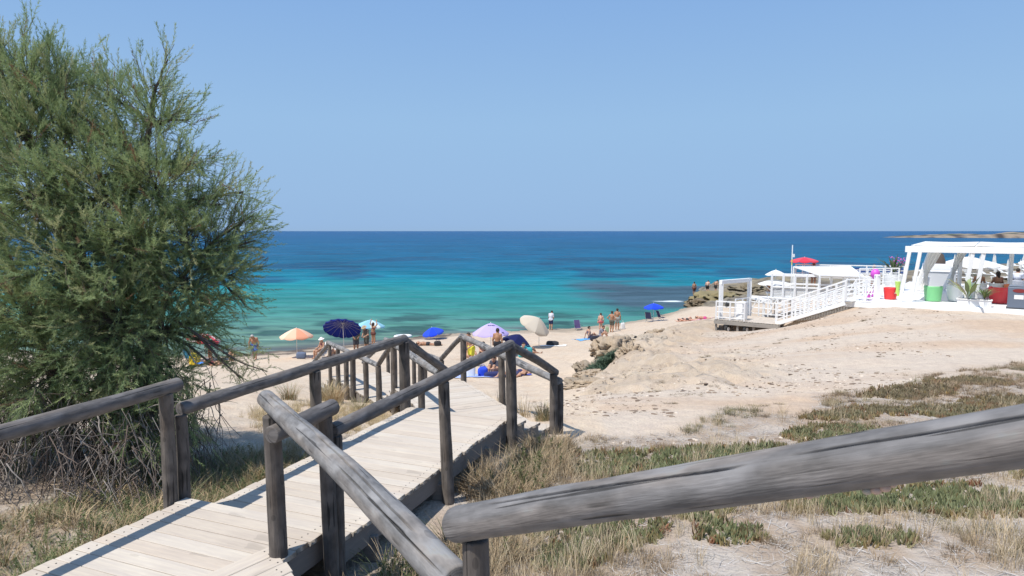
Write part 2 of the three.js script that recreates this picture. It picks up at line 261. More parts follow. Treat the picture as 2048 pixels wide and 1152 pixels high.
// ---------------------------------------------------------------- the sea
T.wave = texture(2048, 2048, (u, v) => {
  const w1 = u + 0.02 * fbm(u * 4, v * 4, 9, 2, 4, 4), a = fbm(w1 * 8, v * 26, 201, 2, 8, 26), b = fbm(u * 24, v * 70, 203, 3, 24, 70), c = fbm(u * 90, v * 190, 207, 2, 90, 190);
  return clamp(0.5 + 0.75 * (a - 0.5) + 0.42 * (b - 0.5) + 0.13 * (c - 0.5));
});
T.wave.repeat.set(1 / 90, 1 / 70);
function seaColour(X, D) {
  const t = X / Math.max(D, 30); // reefs lie to the right, clear sand to the left
  const wob = (fbm(X * 0.018, D * 0.03, 301, 4) - 0.5);
  const d = D * (1 + wob * 0.35) - 4 * Math.max(0, -t) + 14 * Math.max(0, t - 0.05);
  const stops = [[40, [0.205, 0.265, 0.205]], [52, [0.150, 0.245, 0.190]], [62, [0.088, 0.222, 0.182]], [78, [0.034, 0.198, 0.185]], [98, [0.006, 0.195, 0.225]], [116, [0.003, 0.150, 0.215]], [150, [0.003, 0.108, 0.188]], [240, [0.004, 0.088, 0.178]], [500, [0.006, 0.080, 0.178]], [1500, [0.011, 0.078, 0.190]], [9000, [0.014, 0.080, 0.196]]];
  let k = 0; while (k < stops.length - 2 && d > stops[k + 1][0]) k++;
  let c = mix(stops[k][1], stops[k + 1][1], clamp((d - stops[k][0]) / (stops[k + 1][0] - stops[k][0])));
  // weed beds and drowned rock
  const bed = fbm(X * 0.06, D * 0.045, 311, 5);
  c = mix(c, [0.010, 0.060, 0.125], smooth(0.52, 0.66, bed + 0.1 * Math.exp(-Math.pow((D - 122 - X * 0.15) / 16, 2))) * smooth(92, 108, D) * (1 - smooth(190, 330, D)) * 0.75);
  const reef = smooth(0.25, 0.7, fbm(X * 0.09, D * 0.16, 317, 4) + 0.75 * Math.exp(-Math.pow((X - 20) / 15, 2) - Math.pow((D - 92) / 18, 2)) + 0.3 * Math.exp(-Math.pow((X - 14) / 8, 2) - Math.pow((D - 76) / 9, 2)) - 0.35);
  c = mix(c, [0.05, 0.075, 0.105], reef * smooth(60, 70, D) * (1 - smooth(104, 125, D)) * smooth(4, 14, X) * 0.9);
  const spots = smooth(0.535, 0.62, fbm(X * 0.30, D * 0.40, 331, 5)) * (1 - smooth(62, 76, D)) * smooth(46, 52, D);
  c = mix(c, [0.028, 0.075, 0.075], spots * 0.8 * (X > 8 ? 0.5 : 1));
  if (X < 2) c = mix(c, [0.105, 0.10, 0.115], smooth(0.34, 0.56, fbm(X * 0.16, D * 0.7, 337, 4)) * (1 - smooth(50.5, 56.5, D - X * 0.55 - 4.5)) * 0.85);
  // wind ruffle: wave reflection painted as colour streaks, longer and wider out at sea
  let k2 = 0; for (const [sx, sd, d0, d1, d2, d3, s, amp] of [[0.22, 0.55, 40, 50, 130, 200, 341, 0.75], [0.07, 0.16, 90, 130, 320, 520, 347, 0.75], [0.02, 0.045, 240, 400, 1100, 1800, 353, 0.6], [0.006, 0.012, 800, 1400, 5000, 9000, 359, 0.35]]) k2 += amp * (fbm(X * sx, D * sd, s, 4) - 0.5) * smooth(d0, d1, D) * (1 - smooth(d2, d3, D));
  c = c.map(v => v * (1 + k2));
  if (D > 72 && D < 86 && X > 14 && X < 24) c = mix(c, [0.62, 0.68, 0.70], smooth(0.45, 0.7, 1.2 - Math.hypot((X - 19.6) / 2.4, (D - 79.5) / 1.6) + fbm(X * 0.8, D * 1.4, 367, 3) * 0.8 - 0.4));
  return c;
}
{
  const xs = [...spread(-70, -45000, 1.2, 1.11).reverse(), ...axis([[-70, 70, 0.8]]), 70, ...spread(70, 45000, 1.2, 1.11)];
  const ds = [...axis([[38, 70, 0.3], [70, 140, 0.6]]), 140, ...spread(140, 52000, 0.9, 1.022)];
  const pos = [], uv = [], col = [], idx = [], m = xs.length;
  for (const D of ds) for (const X of xs) {
    // calm water: a low swell that dies out with distance
    const swell = D < 400 ? 0.035 * Math.sin(D * 0.9 + 3 * fbm(X * 0.05, D * 0.05, 3, 2)) * (1 - smooth(120, 400, D)) * smooth(46, 60, D) : 0;
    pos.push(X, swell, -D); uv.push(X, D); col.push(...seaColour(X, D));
  }
  for (let j = 0; j < ds.length - 1; j++) for (let i = 0; i < m - 1; i++) { const a = j * m + i; idx.push(a, a + 1, a + m, a + 1, a + m + 1, a + m); }
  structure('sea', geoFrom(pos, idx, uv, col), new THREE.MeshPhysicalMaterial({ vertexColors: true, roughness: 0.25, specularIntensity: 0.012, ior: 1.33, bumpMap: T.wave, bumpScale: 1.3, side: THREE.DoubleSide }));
  console.log('sea', m * ds.length);
}
{ // the low rocky headland across the bay
  const pos = [], uv = [], col = [], idx = [], nx = 220, nd = 40;
  for (let j = 0; j <= nd; j++) for (let i = 0; i <= nx; i++) {
    const t = i / nx, X = 480 + t * 720, D = 880 - t * 330 + (j / nd - 0.35) * (40 + 260 * t), back = j / nd;
    const body = smooth(0, 0.10, back) * smooth(0, 0.08, t), rough = fbm(X * 0.03, D * 0.03, 401, 4);
    const Y = -1.2 + body * (2.6 + 6.4 * smooth(0.02, 0.5, t) + 6 * (rough - 0.4)) + 1.6 * smooth(0.6, 0.9, back) * t;
    pos.push(X, Y, -D); uv.push(X, D);
    const n = fbm(X * 0.09, D * 0.09, 407, 3), shrub = smooth(0.5, 0.6, fbm(X * 0.05, D * 0.05, 411, 3)) * smooth(0.35, 0.7, back);
    col.push(...mix(mix([0.05, 0.042, 0.04], [0.27, 0.215, 0.16], smooth(0.3, 0.6, n)), [0.06, 0.08, 0.045], Math.max(shrub, smooth(0.8, 0.9, back) * smooth(0.25, 0.4, t))));
  }
  for (let j = 0; j < nd; j++) for (let i = 0; i < nx; i++) { const a = j * (nx + 1) + i, m = nx + 1; idx.push(a, a + 1, a + m, a + 1, a + m + 1, a + m); }
  structure('headland', geoFrom(pos, idx, uv, col), std([1, 1, 1], { vertexColors: true, roughness: 0.95 }));
}

// ---------------------------------------------------------------- the wooden path
T.log = texture(1024, 512, (u, v) => { // u along the log (1.2 m), v round it
  const w = v + 0.012 * (fbm(u * 6, v * 6, 3, 2, 6, 6) - 0.5), a = fbm(u * 16, w * 64, 411, 4, 16, 64), b = fbm(u * 30, w * 24, 417, 3, 30, 24), m = fbm(u * 4, v * 5, 421, 3, 4, 5), c = noise(u * 4, w * 44, 427, 4, 44), f = fbm(u * 60, w * 120, 431, 2, 60, 120);
  let k = 0.76 + 0.13 * (a - 0.5) + 0.10 * (b - 0.5) + 0.40 * (m - 0.5) + 0.85 * (fbm(u * 15, v * 9, 437, 4, 15, 9) - 0.5) + 0.10 * (f - 0.5);
  if (c > 0.83) k *= 1 - 0.68 * smooth(0.83, 0.89, c);
  const kn = noise(u * 9, v * 5, 439, 9, 5); if (kn > 0.88) k *= 0.7;
  const warm = smooth(0.5, 0.7, fbm(u * 3, v * 4, 433, 3, 3, 4));
  return [k * (0.97 + 0.06 * warm), k * (0.965 - 0.005 * warm), k * (0.97 - 0.07 * warm)];
}, true);
T.logBump = texture(512, 512, (u, v) => { const w = v + 0.012 * (fbm(u * 6, v * 6, 3, 2, 6, 6) - 0.5), c = noise(u * 4, w * 44, 427, 4, 44); return 0.35 * fbm(u * 16, w * 64, 411, 4, 16, 64) + 0.25 * fbm(u * 15, v * 9, 437, 3, 15, 9) + 0.3 - 0.4 * smooth(0.8, 0.95, c); });
T.plank = texture(1024, 256, (u, v) => {
  const a = fbm(u * 3, v * 34, 451, 4, 3, 34), b = fbm(u * 24, v * 60, 457, 3, 24, 60), m = fbm(u * 5, v * 3, 461, 3, 5, 3), kn = fbm(u * 7, v * 4, 467, 2, 7, 4);
  let k = 0.86 + 0.17 * (a - 0.5) + 0.12 * (b - 0.5) + 0.18 * (m - 0.5); if (kn > 0.80) k *= 0.86;
  return [k, k * (0.985 + 0.02 * (m - 0.5)), k * (0.965 - 0.06 * (a - 0.5))];
}, true);
T.log.repeat.set(1 / 1.2, 1); T.logBump.repeat.set(1 / 1.2, 1); T.plank.repeat.set(1 / 1.6, 1 / 0.42);
const M = {};
M.rail = [0, 1, 2].map(i => std([[0.215, 0.208, 0.205], [0.165, 0.153, 0.146], [0.255, 0.25, 0.245]][i], { map: T.log, bumpMap: T.logBump, bumpScale: 0.006, roughness: 0.88 }));
M.post = [0, 1].map(i => std([[0.160, 0.136, 0.115], [0.130, 0.112, 0.098]][i], { map: T.log, bumpMap: T.logBump, bumpScale: 0.006, roughness: 0.9 }));
M.plank = [[0.575, 0.505, 0.425], [0.595, 0.525, 0.445], [0.560, 0.488, 0.408], [0.580, 0.500, 0.415], [0.600, 0.538, 0.462]].map(c => std(c, { map: T.plank, bumpMap: T.plank, bumpScale: 0.002, roughness: 0.85 }));
M.fascia = std([0.225, 0.20, 0.18], { map: T.plank, bumpMap: T.plank, bumpScale: 0.003, roughness: 0.9 });
M.iron = std([0.08, 0.075, 0.07], { roughness: 0.6, metalness: 0.5 });

// a barked-off pole from a to b with slow swellings, a slight bow and, where asked, a drying crack
function logGeometry(a, b, r0, r1, seed, { sides = 14, step = 0.11, bow = 0.012, lump = 0.10, crack = null, round = 0.2 } = {}) {
  const L = a.distanceTo(b), n = Math.max(4, Math.round(L / step)), d = new THREE.Vector3().subVectors(b, a).normalize();
  let s = new THREE.Vector3(0, 1, 0); if (Math.abs(d.y) > 0.9) s.set(1, 0, 0);
  const e = new THREE.Vector3().crossVectors(s, d).normalize(), f = new THREE.Vector3().crossVectors(d, e); // e level, f upward
  const pos = [], uv = [], idx = [], m = sides + 1, R = rng(seed), ph = R() * 9, u0 = R() * 5, ba = R() * 6.28;
  const t0 = round * r0 / L, t1 = 1 - round * r1 / L, rings = []; for (let i = 0; i <= n; i++) rings.push([t0 + (t1 - t0) * i / n, 1]);  rings.unshift(...[70, 45, 20].map(a => [round * r0 / L * (1 - Math.sin(a * Math.PI / 180)), 1 - round * (1 - Math.cos(a * Math.PI / 180))])); rings.push(...[20, 45, 70].map(a => [1 - round * r1 / L * (1 - Math.sin(a * Math.PI / 180)), 1 - round * (1 - Math.cos(a * Math.PI / 180))]));
  for (const [t, q] of rings) {
    const bend = bow * Math.sin(t * Math.PI) + bow * 0.4 * Math.sin(t * 7 + ph), c = new THREE.Vector3().copy(a).addScaledVector(d, L * t).addScaledVector(e, bend * Math.cos(ba)).addScaledVector(f, bend * Math.sin(ba));
    for (let k = 0; k <= sides; k++) {
      const th = k / sides * Math.PI * 2, cx = Math.cos(th), sy = Math.sin(th);
      let r = (r0 + (r1 - r0) * t) * q * (1 + lump * 2 * (fbm(t * L * 2.2 + ph, 3 + cx * 0.8 + sy * 0.3, seed, 3) - 0.5) + lump * 0.7 * (noise(t * L * 6 + ph, 7 + sy * 1.6 + cx, seed + 5) - 0.5));
      if (crack) for (const [t0, t1, ang, deep, wide, drift] of crack) { if (t > t0 && t < t1) { const w = Math.sin((t - t0) / (t1 - t0) * Math.PI), da = Math.atan2(Math.sin(th - ang - drift * (t - t0) - 0.05 * (noise(t * L * 9, 1, seed + 9) - 0.5)), Math.cos(th - ang - drift * (t - t0))); r -= deep * Math.min(1, w * 3) * Math.exp(-Math.pow(da / wide, 2)); } }
      pos.push(c.x + (e.x * cx + f.x * sy) * r, c.y + (e.y * cx + f.y * sy) * r, c.z + (e.z * cx + f.z * sy) * r); uv.push(u0 + t * L, k / sides);
    }
  }
  for (let i = 0; i < rings.length - 1; i++) for (let k = 0; k < sides; k++) { const q = i * m + k; idx.push(q, q + 1, q + m, q + 1, q + m + 1, q + m); }
  for (const end of [0, rings.length - 1]) { const c0 = pos.length / 3, p = end ? b : a; pos.push(p.x, p.y, p.z); uv.push(u0 + 0.03, 0.5); for (let k = 0; k < sides; k++) { const q = end * m + k; end ? idx.push(q, q + 1, c0) : idx.push(q, c0, q + 1); } }
  return geoFrom(pos, idx, uv);
}
function clipHalf(poly, nx, nd, c) { // keeps nx*X + nd*D <= c
  const out = [];
  for (let i = 0; i < poly.length; i++) { const p = poly[i], q = poly[(i + 1) % poly.length], a = nx * p[0] + nd * p[1] - c, b = nx * q[0] + nd * q[1] - c; if (a <= 0) out.push(p); if ((a < 0 && b > 0) || (a > 0 && b < 0)) { const t = a / (a - b); out.push([p[0] + (q[0] - p[0]) * t, p[1] + (q[1] - p[1]) * t]); } }
  return out;
}
function prism(poly, yTop, thick, ux, ud, bevel, u0) { // flat board of that outline; grain along (ux, ud)
  let area = 0; poly.forEach((p, i) => { const q = poly[(i + 1) % poly.length]; area += p[0] * q[1] - q[0] * p[1]; }); if (area < 0) poly = [...poly].reverse();
  const n = poly.length, cx = poly.reduce((s, p) => s + p[0], 0) / n, cd = poly.reduce((s, p) => s + p[1], 0) / n, pos = [], uv = [], idx = [];
  const inset = poly.map((p, i) => { // move each corner in by the bevel
    const a = poly[(i + n - 1) % n], b = poly[(i + 1) % n]; let x1 = p[0] - a[0], d1 = p[1] - a[1], x2 = b[0] - p[0], d2 = b[1] - p[1]; const l1 = Math.hypot(x1, d1) || 1, l2 = Math.hypot(x2, d2) || 1; x1 /= l1; d1 /= l1; x2 /= l2; d2 /= l2;
    const k = bevel / Math.max(0.4, 1 + x1 * x2 + d1 * d2); return [p[0] - (d1 + d2) * k, p[1] + (x1 + x2) * k];
  });
  const ring = (pts, y, dv) => { const i0 = pos.length / 3; for (const p of pts) { pos.push(p[0], y, -p[1]); const x = p[0] - cx, d = p[1] - cd; uv.push(u0 + x * ux + d * ud, u0 * 0.37 + x * ud - d * ux + dv); } return i0; };
  const top = ring(inset, yTop, 0); for (let i = 1; i < n - 1; i++) idx.push(top, top + i, top + i + 1);
  const strip = (A, B) => { for (let i = 0; i < n; i++) { const j = (i + 1) % n; idx.push(A + i, B + i, B + j, A + i, B + j, A + j); } };
  strip(ring(inset, yTop, 0), ring(poly, yTop - bevel, 0.005)); strip(ring(poly, yTop - bevel, 0.005), ring(poly, yTop - thick, thick));
  const bot = ring(poly, yTop - thick, 0); for (let i = 1; i < n - 1; i++) idx.push(bot, bot + i + 1, bot + i);
  return geoFrom(pos, idx, uv);
}
const EYE = 8.6;
let plankSeed = 500;
function planks(group, poly, Y, ux, ud, width = 0.142, from = 0, name = 'plank', ragged = 0.012) { // boards laid along (ux, ud), side by side; the ends a little uneven
  const nx = -ud, nd = ux, s = poly.map(p => nx * p[0] + nd * p[1]), lo = Math.min(...s), hi = Math.max(...s), R = rng(plankSeed++), screws = [];
  for (let a = lo + from; a < hi; a += width) {
    const b = Math.min(a + width - 0.007, hi); if (b - a < 0.02) break;
    let q = clipHalf(clipHalf(poly, nx, nd, b), -nx, -nd, -a); if (q.length < 3) continue;
    const e = q.map(p => ux * p[0] + ud * p[1]), e0 = Math.min(...e), e1 = Math.max(...e), g0 = (R() - 0.5) * 2 * ragged, g1 = (R() - 0.5) * 2 * ragged, mid = (e0 + e1) / 2;
    q = q.map((p, i) => { const k = e[i] > mid ? g1 : g0; return [p[0] + ux * k, p[1] + ud * k]; });
    const y = Y + (R() - 0.5) * 0.005, i = Math.floor(R() * M.plank.length);
    worldPart(name, prism(q, y, 0.04, ux, ud, 0.004, R() * 20), M.plank[i], group);
    for (const t of [e0 + 0.09, e1 - 0.09]) for (const w of [0.28, 0.72]) { const sN = a + (b - a) * w + (R() - 0.5) * 0.012, tt = t + (R() - 0.5) * 0.02, X = ux * tt + nx * sN, D = ud * tt + nd * sN; if (e1 - e0 > 0.4) screws.push(new THREE.CylinderGeometry(0.0055, 0.0055, 0.003, 7).translate(X, y + 0.0008, -D)); }
  }
  if (screws.length) { const m = worldPart('screw', merge(screws), M.iron, group); m.userData.kind = 'stuff'; }
}
const dirU = [0.364, 0.931], dirV = [0.931, -0.364], C1 = [-2.79, 5.40], C2 = [C1[0] + 1.5 * dirV[0], C1[1] + 1.5 * dirV[1]];
const along = (p, u, s) => [p[0] + u[0] * s, p[1] + u[1] * s];
const LAND = EYE - 2.28, WALK = EYE - 2.44, LOW = EYE - 2.98, BOTTOM = EYE - 3.63;
let logSeed = 900;
// a railing of round poles: rails [from, to, radius at each end], posts [X, D, top Y, bottom Y, radius, lean]
function railing(label, group, rails, posts, at, tone = 0) {
  const g = thing('log_railing', label, 'railing', at, group);
  rails.forEach(([a, b, r0, r1, opt]) => worldPart('rail', logGeometry(a, b, r0, r1, logSeed++, opt), M.rail[tone === 2 ? 2 : (tone + (logSeed % 2)) % 2], g));
  posts.forEach(([X, D, y1, y0, r = 0.054, lx = 0, ld = 0]) => worldPart('post', logGeometry(P(X + lx, D + ld, y0), P(X, D, y1), r * 1.06, r, logSeed++, { bow: 0.008, lump: 0.08 }), M.post[logSeed % 2], g));
  return g;
}
{ // upper landing: two fields of boards that meet on a slant
  const g = thing('boardwalk_landing', 'pale plank landing nearest the camera, with two fields of boards meeting on a slant', 'boardwalk', P(-2.6, 4, LAND - 0.3), 'decks of the wooden path');
  planks(g, [C1, C2, [-1.605, 4.35], [-3.06, 2.35], [-3.87, 2.64]], LAND, ...dirV);
  planks(g, [[-1.735, 4.54], [-0.13, 2.24], [-0.06, 2.0], [-1.2, 0.36], [-3.19, 2.6], [-2.01, 4.17]], LAND + 0.012, 0.59, 0.807, 0.145, 0.004);
  for (const s of [0.05, 0.75, 1.45]) worldPart('joist', bar(P(...along(along(C1, dirV, s), dirU, -0.03), LAND - 0.135), P(...along(along(C1, dirV, s), dirU, s < 1 ? -2.6 : -0.9), LAND - 0.135), 0.06, 0.18), M.fascia, g);
  worldPart('joist', bar(P(-1.70, 4.43, LAND - 0.125), P(-0.2, 2.28, LAND - 0.125), 0.06, 0.18), M.fascia, g);
  worldPart('support_post', bar(P(-1.62, 4.36, 5.7), P(-1.62, 4.36, LAND - 0.06), 0.1, 0.1), M.fascia, g);
}
{ // the level walkway
  const g = thing('boardwalk_walkway', 'long level plank walkway one step below the landing, railed on both sides', 'boardwalk', P(-1.4, 7, WALK - 0.4), 'decks of the wooden path');
  const e1 = along(C1, dirU, 3.74), e2 = along(C2, dirU, 3.74);
  planks(g, [along(C1, dirU, -0.02), along(C2, dirU, -0.02), e2, e1], WALK, ...dirV, 0.139);
  for (const s of [0.04, 0.75, 1.46]) worldPart('joist', bar(P(...along(along(C1, dirV, s), dirU, 0.01), WALK - 0.135), P(...along(along(C1, dirV, s), dirU, 3.70), WALK - 0.135), 0.05, 0.185), M.fascia, g);
  for (const [s, w] of [[0.55, 0.12], [1.78, 0.12], [2.98, 0.12]]) worldPart('support_post', bar(P(...along(along(C2, dirV, -0.02), dirU, s), 5.45), P(...along(along(C2, dirV, -0.02), dirU, s), WALK - 0.16), w, 0.06), M.fascia, g);
  worldPart('skirt_board', bar(P(...along(along(C2, dirV, -0.035), dirU, 3.02), WALK - 0.36), P(...along(along(C2, dirV, -0.035), dirU, 3.66), WALK - 0.36), 0.03, 0.26), M.fascia, g);
  worldPart('riser', bar(P(...along(C1, dirU, -0.015), LAND - 0.115), P(...along(C2, dirU, -0.015), LAND - 0.115), 0.025, 0.13), M.fascia, g);
}
function steps(label, L0, R0, L1, R1, y0, y1, n, name = 'wooden_steps') { // n treads between the two edges, falling from y0 to y1
  const g = thing(name, label, 'stairs', P((L0[0] + R1[0]) / 2, (L0[1] + R1[1]) / 2, y1 - 0.1), 'flights of wooden steps');
  const at = (A, B, t) => [A[0] + (B[0] - A[0]) * t, A[1] + (B[1] - A[1]) * t];
  for (let i = 0; i < n; i++) {
    const y = y0 + (y1 - y0) * (i + 1) / (n + 1), a = at(L0, L1, i / n), b = at(R0, R1, i / n), c = at(R0, R1, (i + 1) / n), d = at(L0, L1, (i + 1) / n), l = Math.hypot(b[0] - a[0], b[1] - a[1]), ux = (b[0] - a[0]) / l, ud = (b[1] - a[1]) / l;
    for (const [s, t] of [[0.02, 0.49], [0.51, 1.06]]) { const q = [at(a, d, s), at(b, c, s), at(b, c, t), at(a, d, t)]; worldPart('tread', prism(q, y, 0.04, ux, ud, 0.004, i * 3.1 + s), M.plank[(i * 2 + (s > 0.3 ? 1 : 0)) % 5], g); }
    for (const [A, B, k] of [[a, d, 0.02], [b, c, 0.98]]) { // side boards with a saw-tooth top
      const p = at(a, b, k), q = at(d, c, k); worldPart('side_board', bar(P(...p, y - 0.16), P(...q, y - 0.16), 0.04, 0.24), M.fascia, g);
    }
    worldPart('riser', bar(P(...at(a, b, 0.01), y + 0.04), P(...at(a, b, 0.99), y + 0.04), 0.02, 0.1), M.fascia, g);
  }
  return g;
}
steps('wooden steps climbing from the landing beside the near sloping handrail', [2.0, 0.57], [0.86, -1.07], [-0.05, 1.99], [-1.19, 0.35], LAND + 0.98, LAND, 6);
const E0L = along(C1, dirU, 3.75), E0R = along(C2, dirU, 3.75), E1L = [-1.17, 9.82], E1R = [0.6, 9.36];
steps('short flight of pale wooden steps going down at the far end of the walkway', E0L, E0R, E1L, E1R, WALK, LOW, 3);
const dir2 = [-0.42, 0.908], v2 = [0.908, 0.42], K2 = [-2.27, 12.22], G2 = [-0.99, 12.82];
{
  const g = thing('boardwalk_lower_walkway', 'lower plank walkway turning left beyond the short steps', 'boardwalk', P(-0.9, 11, LOW - 0.3), 'decks of the wooden path');
  planks(g, [E1L, E1R, G2, K2], LOW, ...v2, 0.14);
  worldPart('joist', bar(P(-1.12, 9.84, LOW - 0.14), P(-2.24, 12.2, LOW - 0.14), 0.05, 0.19), M.fascia, g);
  worldPart('joist', bar(P(0.55, 9.38, LOW - 0.14), P(-1.02, 12.8, LOW - 0.14), 0.05, 0.19), M.fascia, g);
}
const M3 = [-2.79, 13.38], H3 = [-1.53, 13.98], dir3 = [-0.55, 0.835];
steps('second flight of wooden steps below the lower walkway, railed on both sides', K2, G2, M3, H3, LOW, BOTTOM, 4);
const M4 = along(M3, dir3, 3.2), H4 = along(H3, dir3, 3.2);
{
  const g = thing('boardwalk_bottom_walkway', 'furthest plank walkway, seen between many posts below the second steps', 'boardwalk', P(-3, 15, BOTTOM - 0.3), 'decks of the wooden path');
  planks(g, [M3, H3, H4, M4], BOTTOM, 0.835, 0.55, 0.14);
  worldPart('joist', bar(P(...along(M3, [0.835, 0.55], 0.04), BOTTOM - 0.14), P(...along(M4, [0.835, 0.55], 0.04), BOTTOM - 0.14), 0.05, 0.2), M.fascia, g);
  worldPart('joist', bar(P(...along(H3, [-0.835, -0.55], 0.04), BOTTOM - 0.14), P(...along(H4, [-0.835, -0.55], 0.04), BOTTOM - 0.14), 0.05, 0.2), M.fascia, g);
}
steps('last flight of wooden steps dropping to the beach sand', M4, H4, along(M4, dir3, 1.6), along(H4, dir3, 1.6), BOTTOM, EYE - 4.5, 5);

// railings
const RG = 'weathered log railings of the wooden path';
railing('grey log handrail on the left of the landing, in front of the tree', RG,
  [[P(-3.9, 2.75, EYE - 1.34), P(-2.845, 5.46, EYE - 1.30), 0.066, 0.057]],
  [[-2.89, 5.33, EYE - 1.35, 5.9, 0.057], [-3.72, 3.2, EYE - 1.38, 6.0, 0.057]], P(-3.3, 4.2, 6));
railing('grey log handrail on the left of the long walkway', RG,
  [[P(-2.855, 5.47, EYE - 1.525), P(-1.49, 8.93, EYE - 1.49), 0.060, 0.062]],
  [[-2.845, 5.46, EYE - 1.57, 5.85, 0.05], [-2.19, 7.12, EYE - 1.55, 5.6, 0.062], [-1.49, 8.87, EYE - 1.52, 5.35, 0.075]], P(-2.2, 7.1, 5.7), 1);
railing('short log rail between two posts at the right edge of the landing', RG,
  [[P(-1.585, 4.16, EYE - 1.335), P(-1.345, 4.78, EYE - 1.315), 0.060, 0.062]],
  [[-1.38, 4.69, EYE - 1.36, 5.6, 0.053, 0.02, -0.01]], P(-1.4, 4.6, 5.7), 1);
railing('log handrail on the right of the long walkway', RG,
  [[P(-1.352, 4.775, EYE - 1.50), P(-0.005, 8.22, EYE - 1.445), 0.058, 0.063]],
  [[-1.335, 4.80, EYE - 1.54, 5.6, 0.05], [-0.69, 6.47, EYE - 1.52, 5.55, 0.06, 0.05, 0], [-0.02, 8.17, EYE - 1.48, 5.4, 0.068, 0.03, 0]], P(-0.7, 6.5, 5.7), 1);
railing('thick cracked log rail crossing the foreground diagonally from the tall landing post', RG,
  [[P(-1.80, 4.66, EYE - 1.215), P(-0.185, 2.13, EYE - 1.205), 0.062, 0.070, { sides: 150, step: 0.03, lump: 0.06, crack: [[0.03, 0.45, 1.75, 0.018, 0.04, -0.5], [0.42, 0.90, 1.62, 0.022, 0.042, 0.6], [0.60, 1.0, 2.35, 0.018, 0.04, 0.2]] }]],
  [[-1.665, 4.40, EYE - 1.27, 5.6, 0.061, 0.03, 0]], P(-1.4, 3.9, 5.7), 2);
railing('very near sloping log handrail rising to the right edge of the picture', RG,
  [[P(-0.215, 2.13, EYE - 1.0), P(1.57, 0.888, EYE - 0.15), 0.060, 0.062, { sides: 190, step: 0.03, lump: 0.06, bow: 0.006, round: 0.8, crack: [[0.09, 0.46, 2.05, 0.022, 0.04, 0.9], [0.36, 0.74, 1.62, 0.022, 0.04, -0.5], [0.50, 0.95, 2.25, 0.018, 0.036, 0.2]] }]],
  [[-0.122, 2.085, EYE - 1.02, 5.95, 0.045], [1.3, 1.08, EYE - 0.36, 6.3, 0.05]], P(-0.1, 2.1, 6), 0);
railing('log handrail sloping down the right side of the short steps', RG,
  [[P(-0.02, 8.15, EYE - 1.445), P(0.64, 9.36, EYE - 2.06), 0.060, 0.058]], [[0.60, 9.26, EYE - 2.06, 5.35, 0.058]], P(0.3, 8.8, 5.6));
railing('log handrail sloping down the left side of the short steps', RG,
  [[P(-1.50, 8.9, EYE - 1.51), P(-1.0, 9.86, EYE - 2.17), 0.060, 0.058]], [[-1.06, 9.72, EYE - 2.15, 5.3, 0.06]], P(-1.2, 9.4, 5.5));
railing('log handrail on the right of the lower walkway, below the sloping rail', RG,
  [[P(0.70, 9.33, EYE - 2.19), P(-0.24, 11.25, EYE - 2.13), 0.058, 0.058], [P(-0.24, 11.2, EYE - 2.13), P(-1.02, 12.92, EYE - 2.10), 0.056, 0.056]],
  [[0.70, 9.38, EYE - 2.22, 5.3, 0.052], [-0.19, 11.15, EYE - 2.17, 5.1, 0.058, 0.03, 0], [-0.97, 12.82, EYE - 2.15, 5.0, 0.06]], P(-0.2, 11.2, 5.2), 2);
railing('pale topped log handrail on the left of the lower walkway', RG,
  [[P(-1.10, 9.75, EYE - 2.16), P(-2.30, 12.28, EYE - 2.12), 0.060, 0.058]],
  [[-1.50, 10.6, EYE - 2.19, 5.0, 0.056], [-2.25, 12.18, EYE - 2.17, 4.8, 0.06]], P(-1.7, 11, 5.2), 2);
railing('left log handrail of the second steps, slanting steeply', RG,
  [[P(-2.28, 12.24, EYE - 2.12), P(-2.80, 13.40, EYE - 2.78), 0.052, 0.052]], [[-2.79, 13.36, EYE - 2.80, 4.6, 0.06]], P(-2.6, 12.9, 4.9));
railing('right log handrail of the second steps, slanting steeply', RG,
  [[P(-1.0, 12.88, EYE - 2.10), P(-1.56, 14.06, EYE - 2.80), 0.052, 0.052]], [[-1.54, 14.0, EYE - 2.82, 4.6, 0.056]], P(-1.3, 13.4, 4.8));
{
  const lp = (s, o = 0.03) => along(along(M3, dir3, s), [0.835, 0.55], -o);
  railing('left log handrail of the furthest walkway on many thin posts', RG,
    [[P(-2.78, 13.36, EYE - 2.80), P(...lp(3.25), EYE - 2.78), 0.055, 0.055]],
    [[0.67, 0.056], [1.47, 0.062], [1.92, 0.058], [2.5, 0.05], [3.12, 0.045]].map(([s, r]) => [...lp(s), EYE - 2.83, 4.5, r]), P(...lp(1.6), 4.6), 2);
  const rp = s => along(along(H3, dir3, s), [0.835, 0.55], 0.03);
  railing('right log handrail of the furthest walkway on thin posts', RG,
    [[P(-1.54, 14.0, EYE - 2.82), P(...rp(3.25), EYE - 2.80), 0.05, 0.05]],
    [0.9, 1.5, 2.2, 3.1].map(s => [...rp(s), EYE - 2.84, 4.3, 0.048]), P(...rp(1.6), 4.5), 2);
  railing('left log handrail of the last steps above the sand', RG,
    [[P(...lp(3.2), EYE - 2.80), P(...lp(4.9), EYE - 3.70), 0.05, 0.05]], [[...lp(4.8), EYE - 3.68, 3.4, 0.05]], P(...lp(4.8), 3.6));
  railing('right log handrail of the last steps above the sand', RG,
    [[P(...rp(3.2), EYE - 2.82), P(...rp(4.9), EYE - 3.70), 0.05, 0.05]], [[...rp(4.8), EYE - 3.68, 3.4, 0.05]], P(...rp(4.8), 3.6));
}

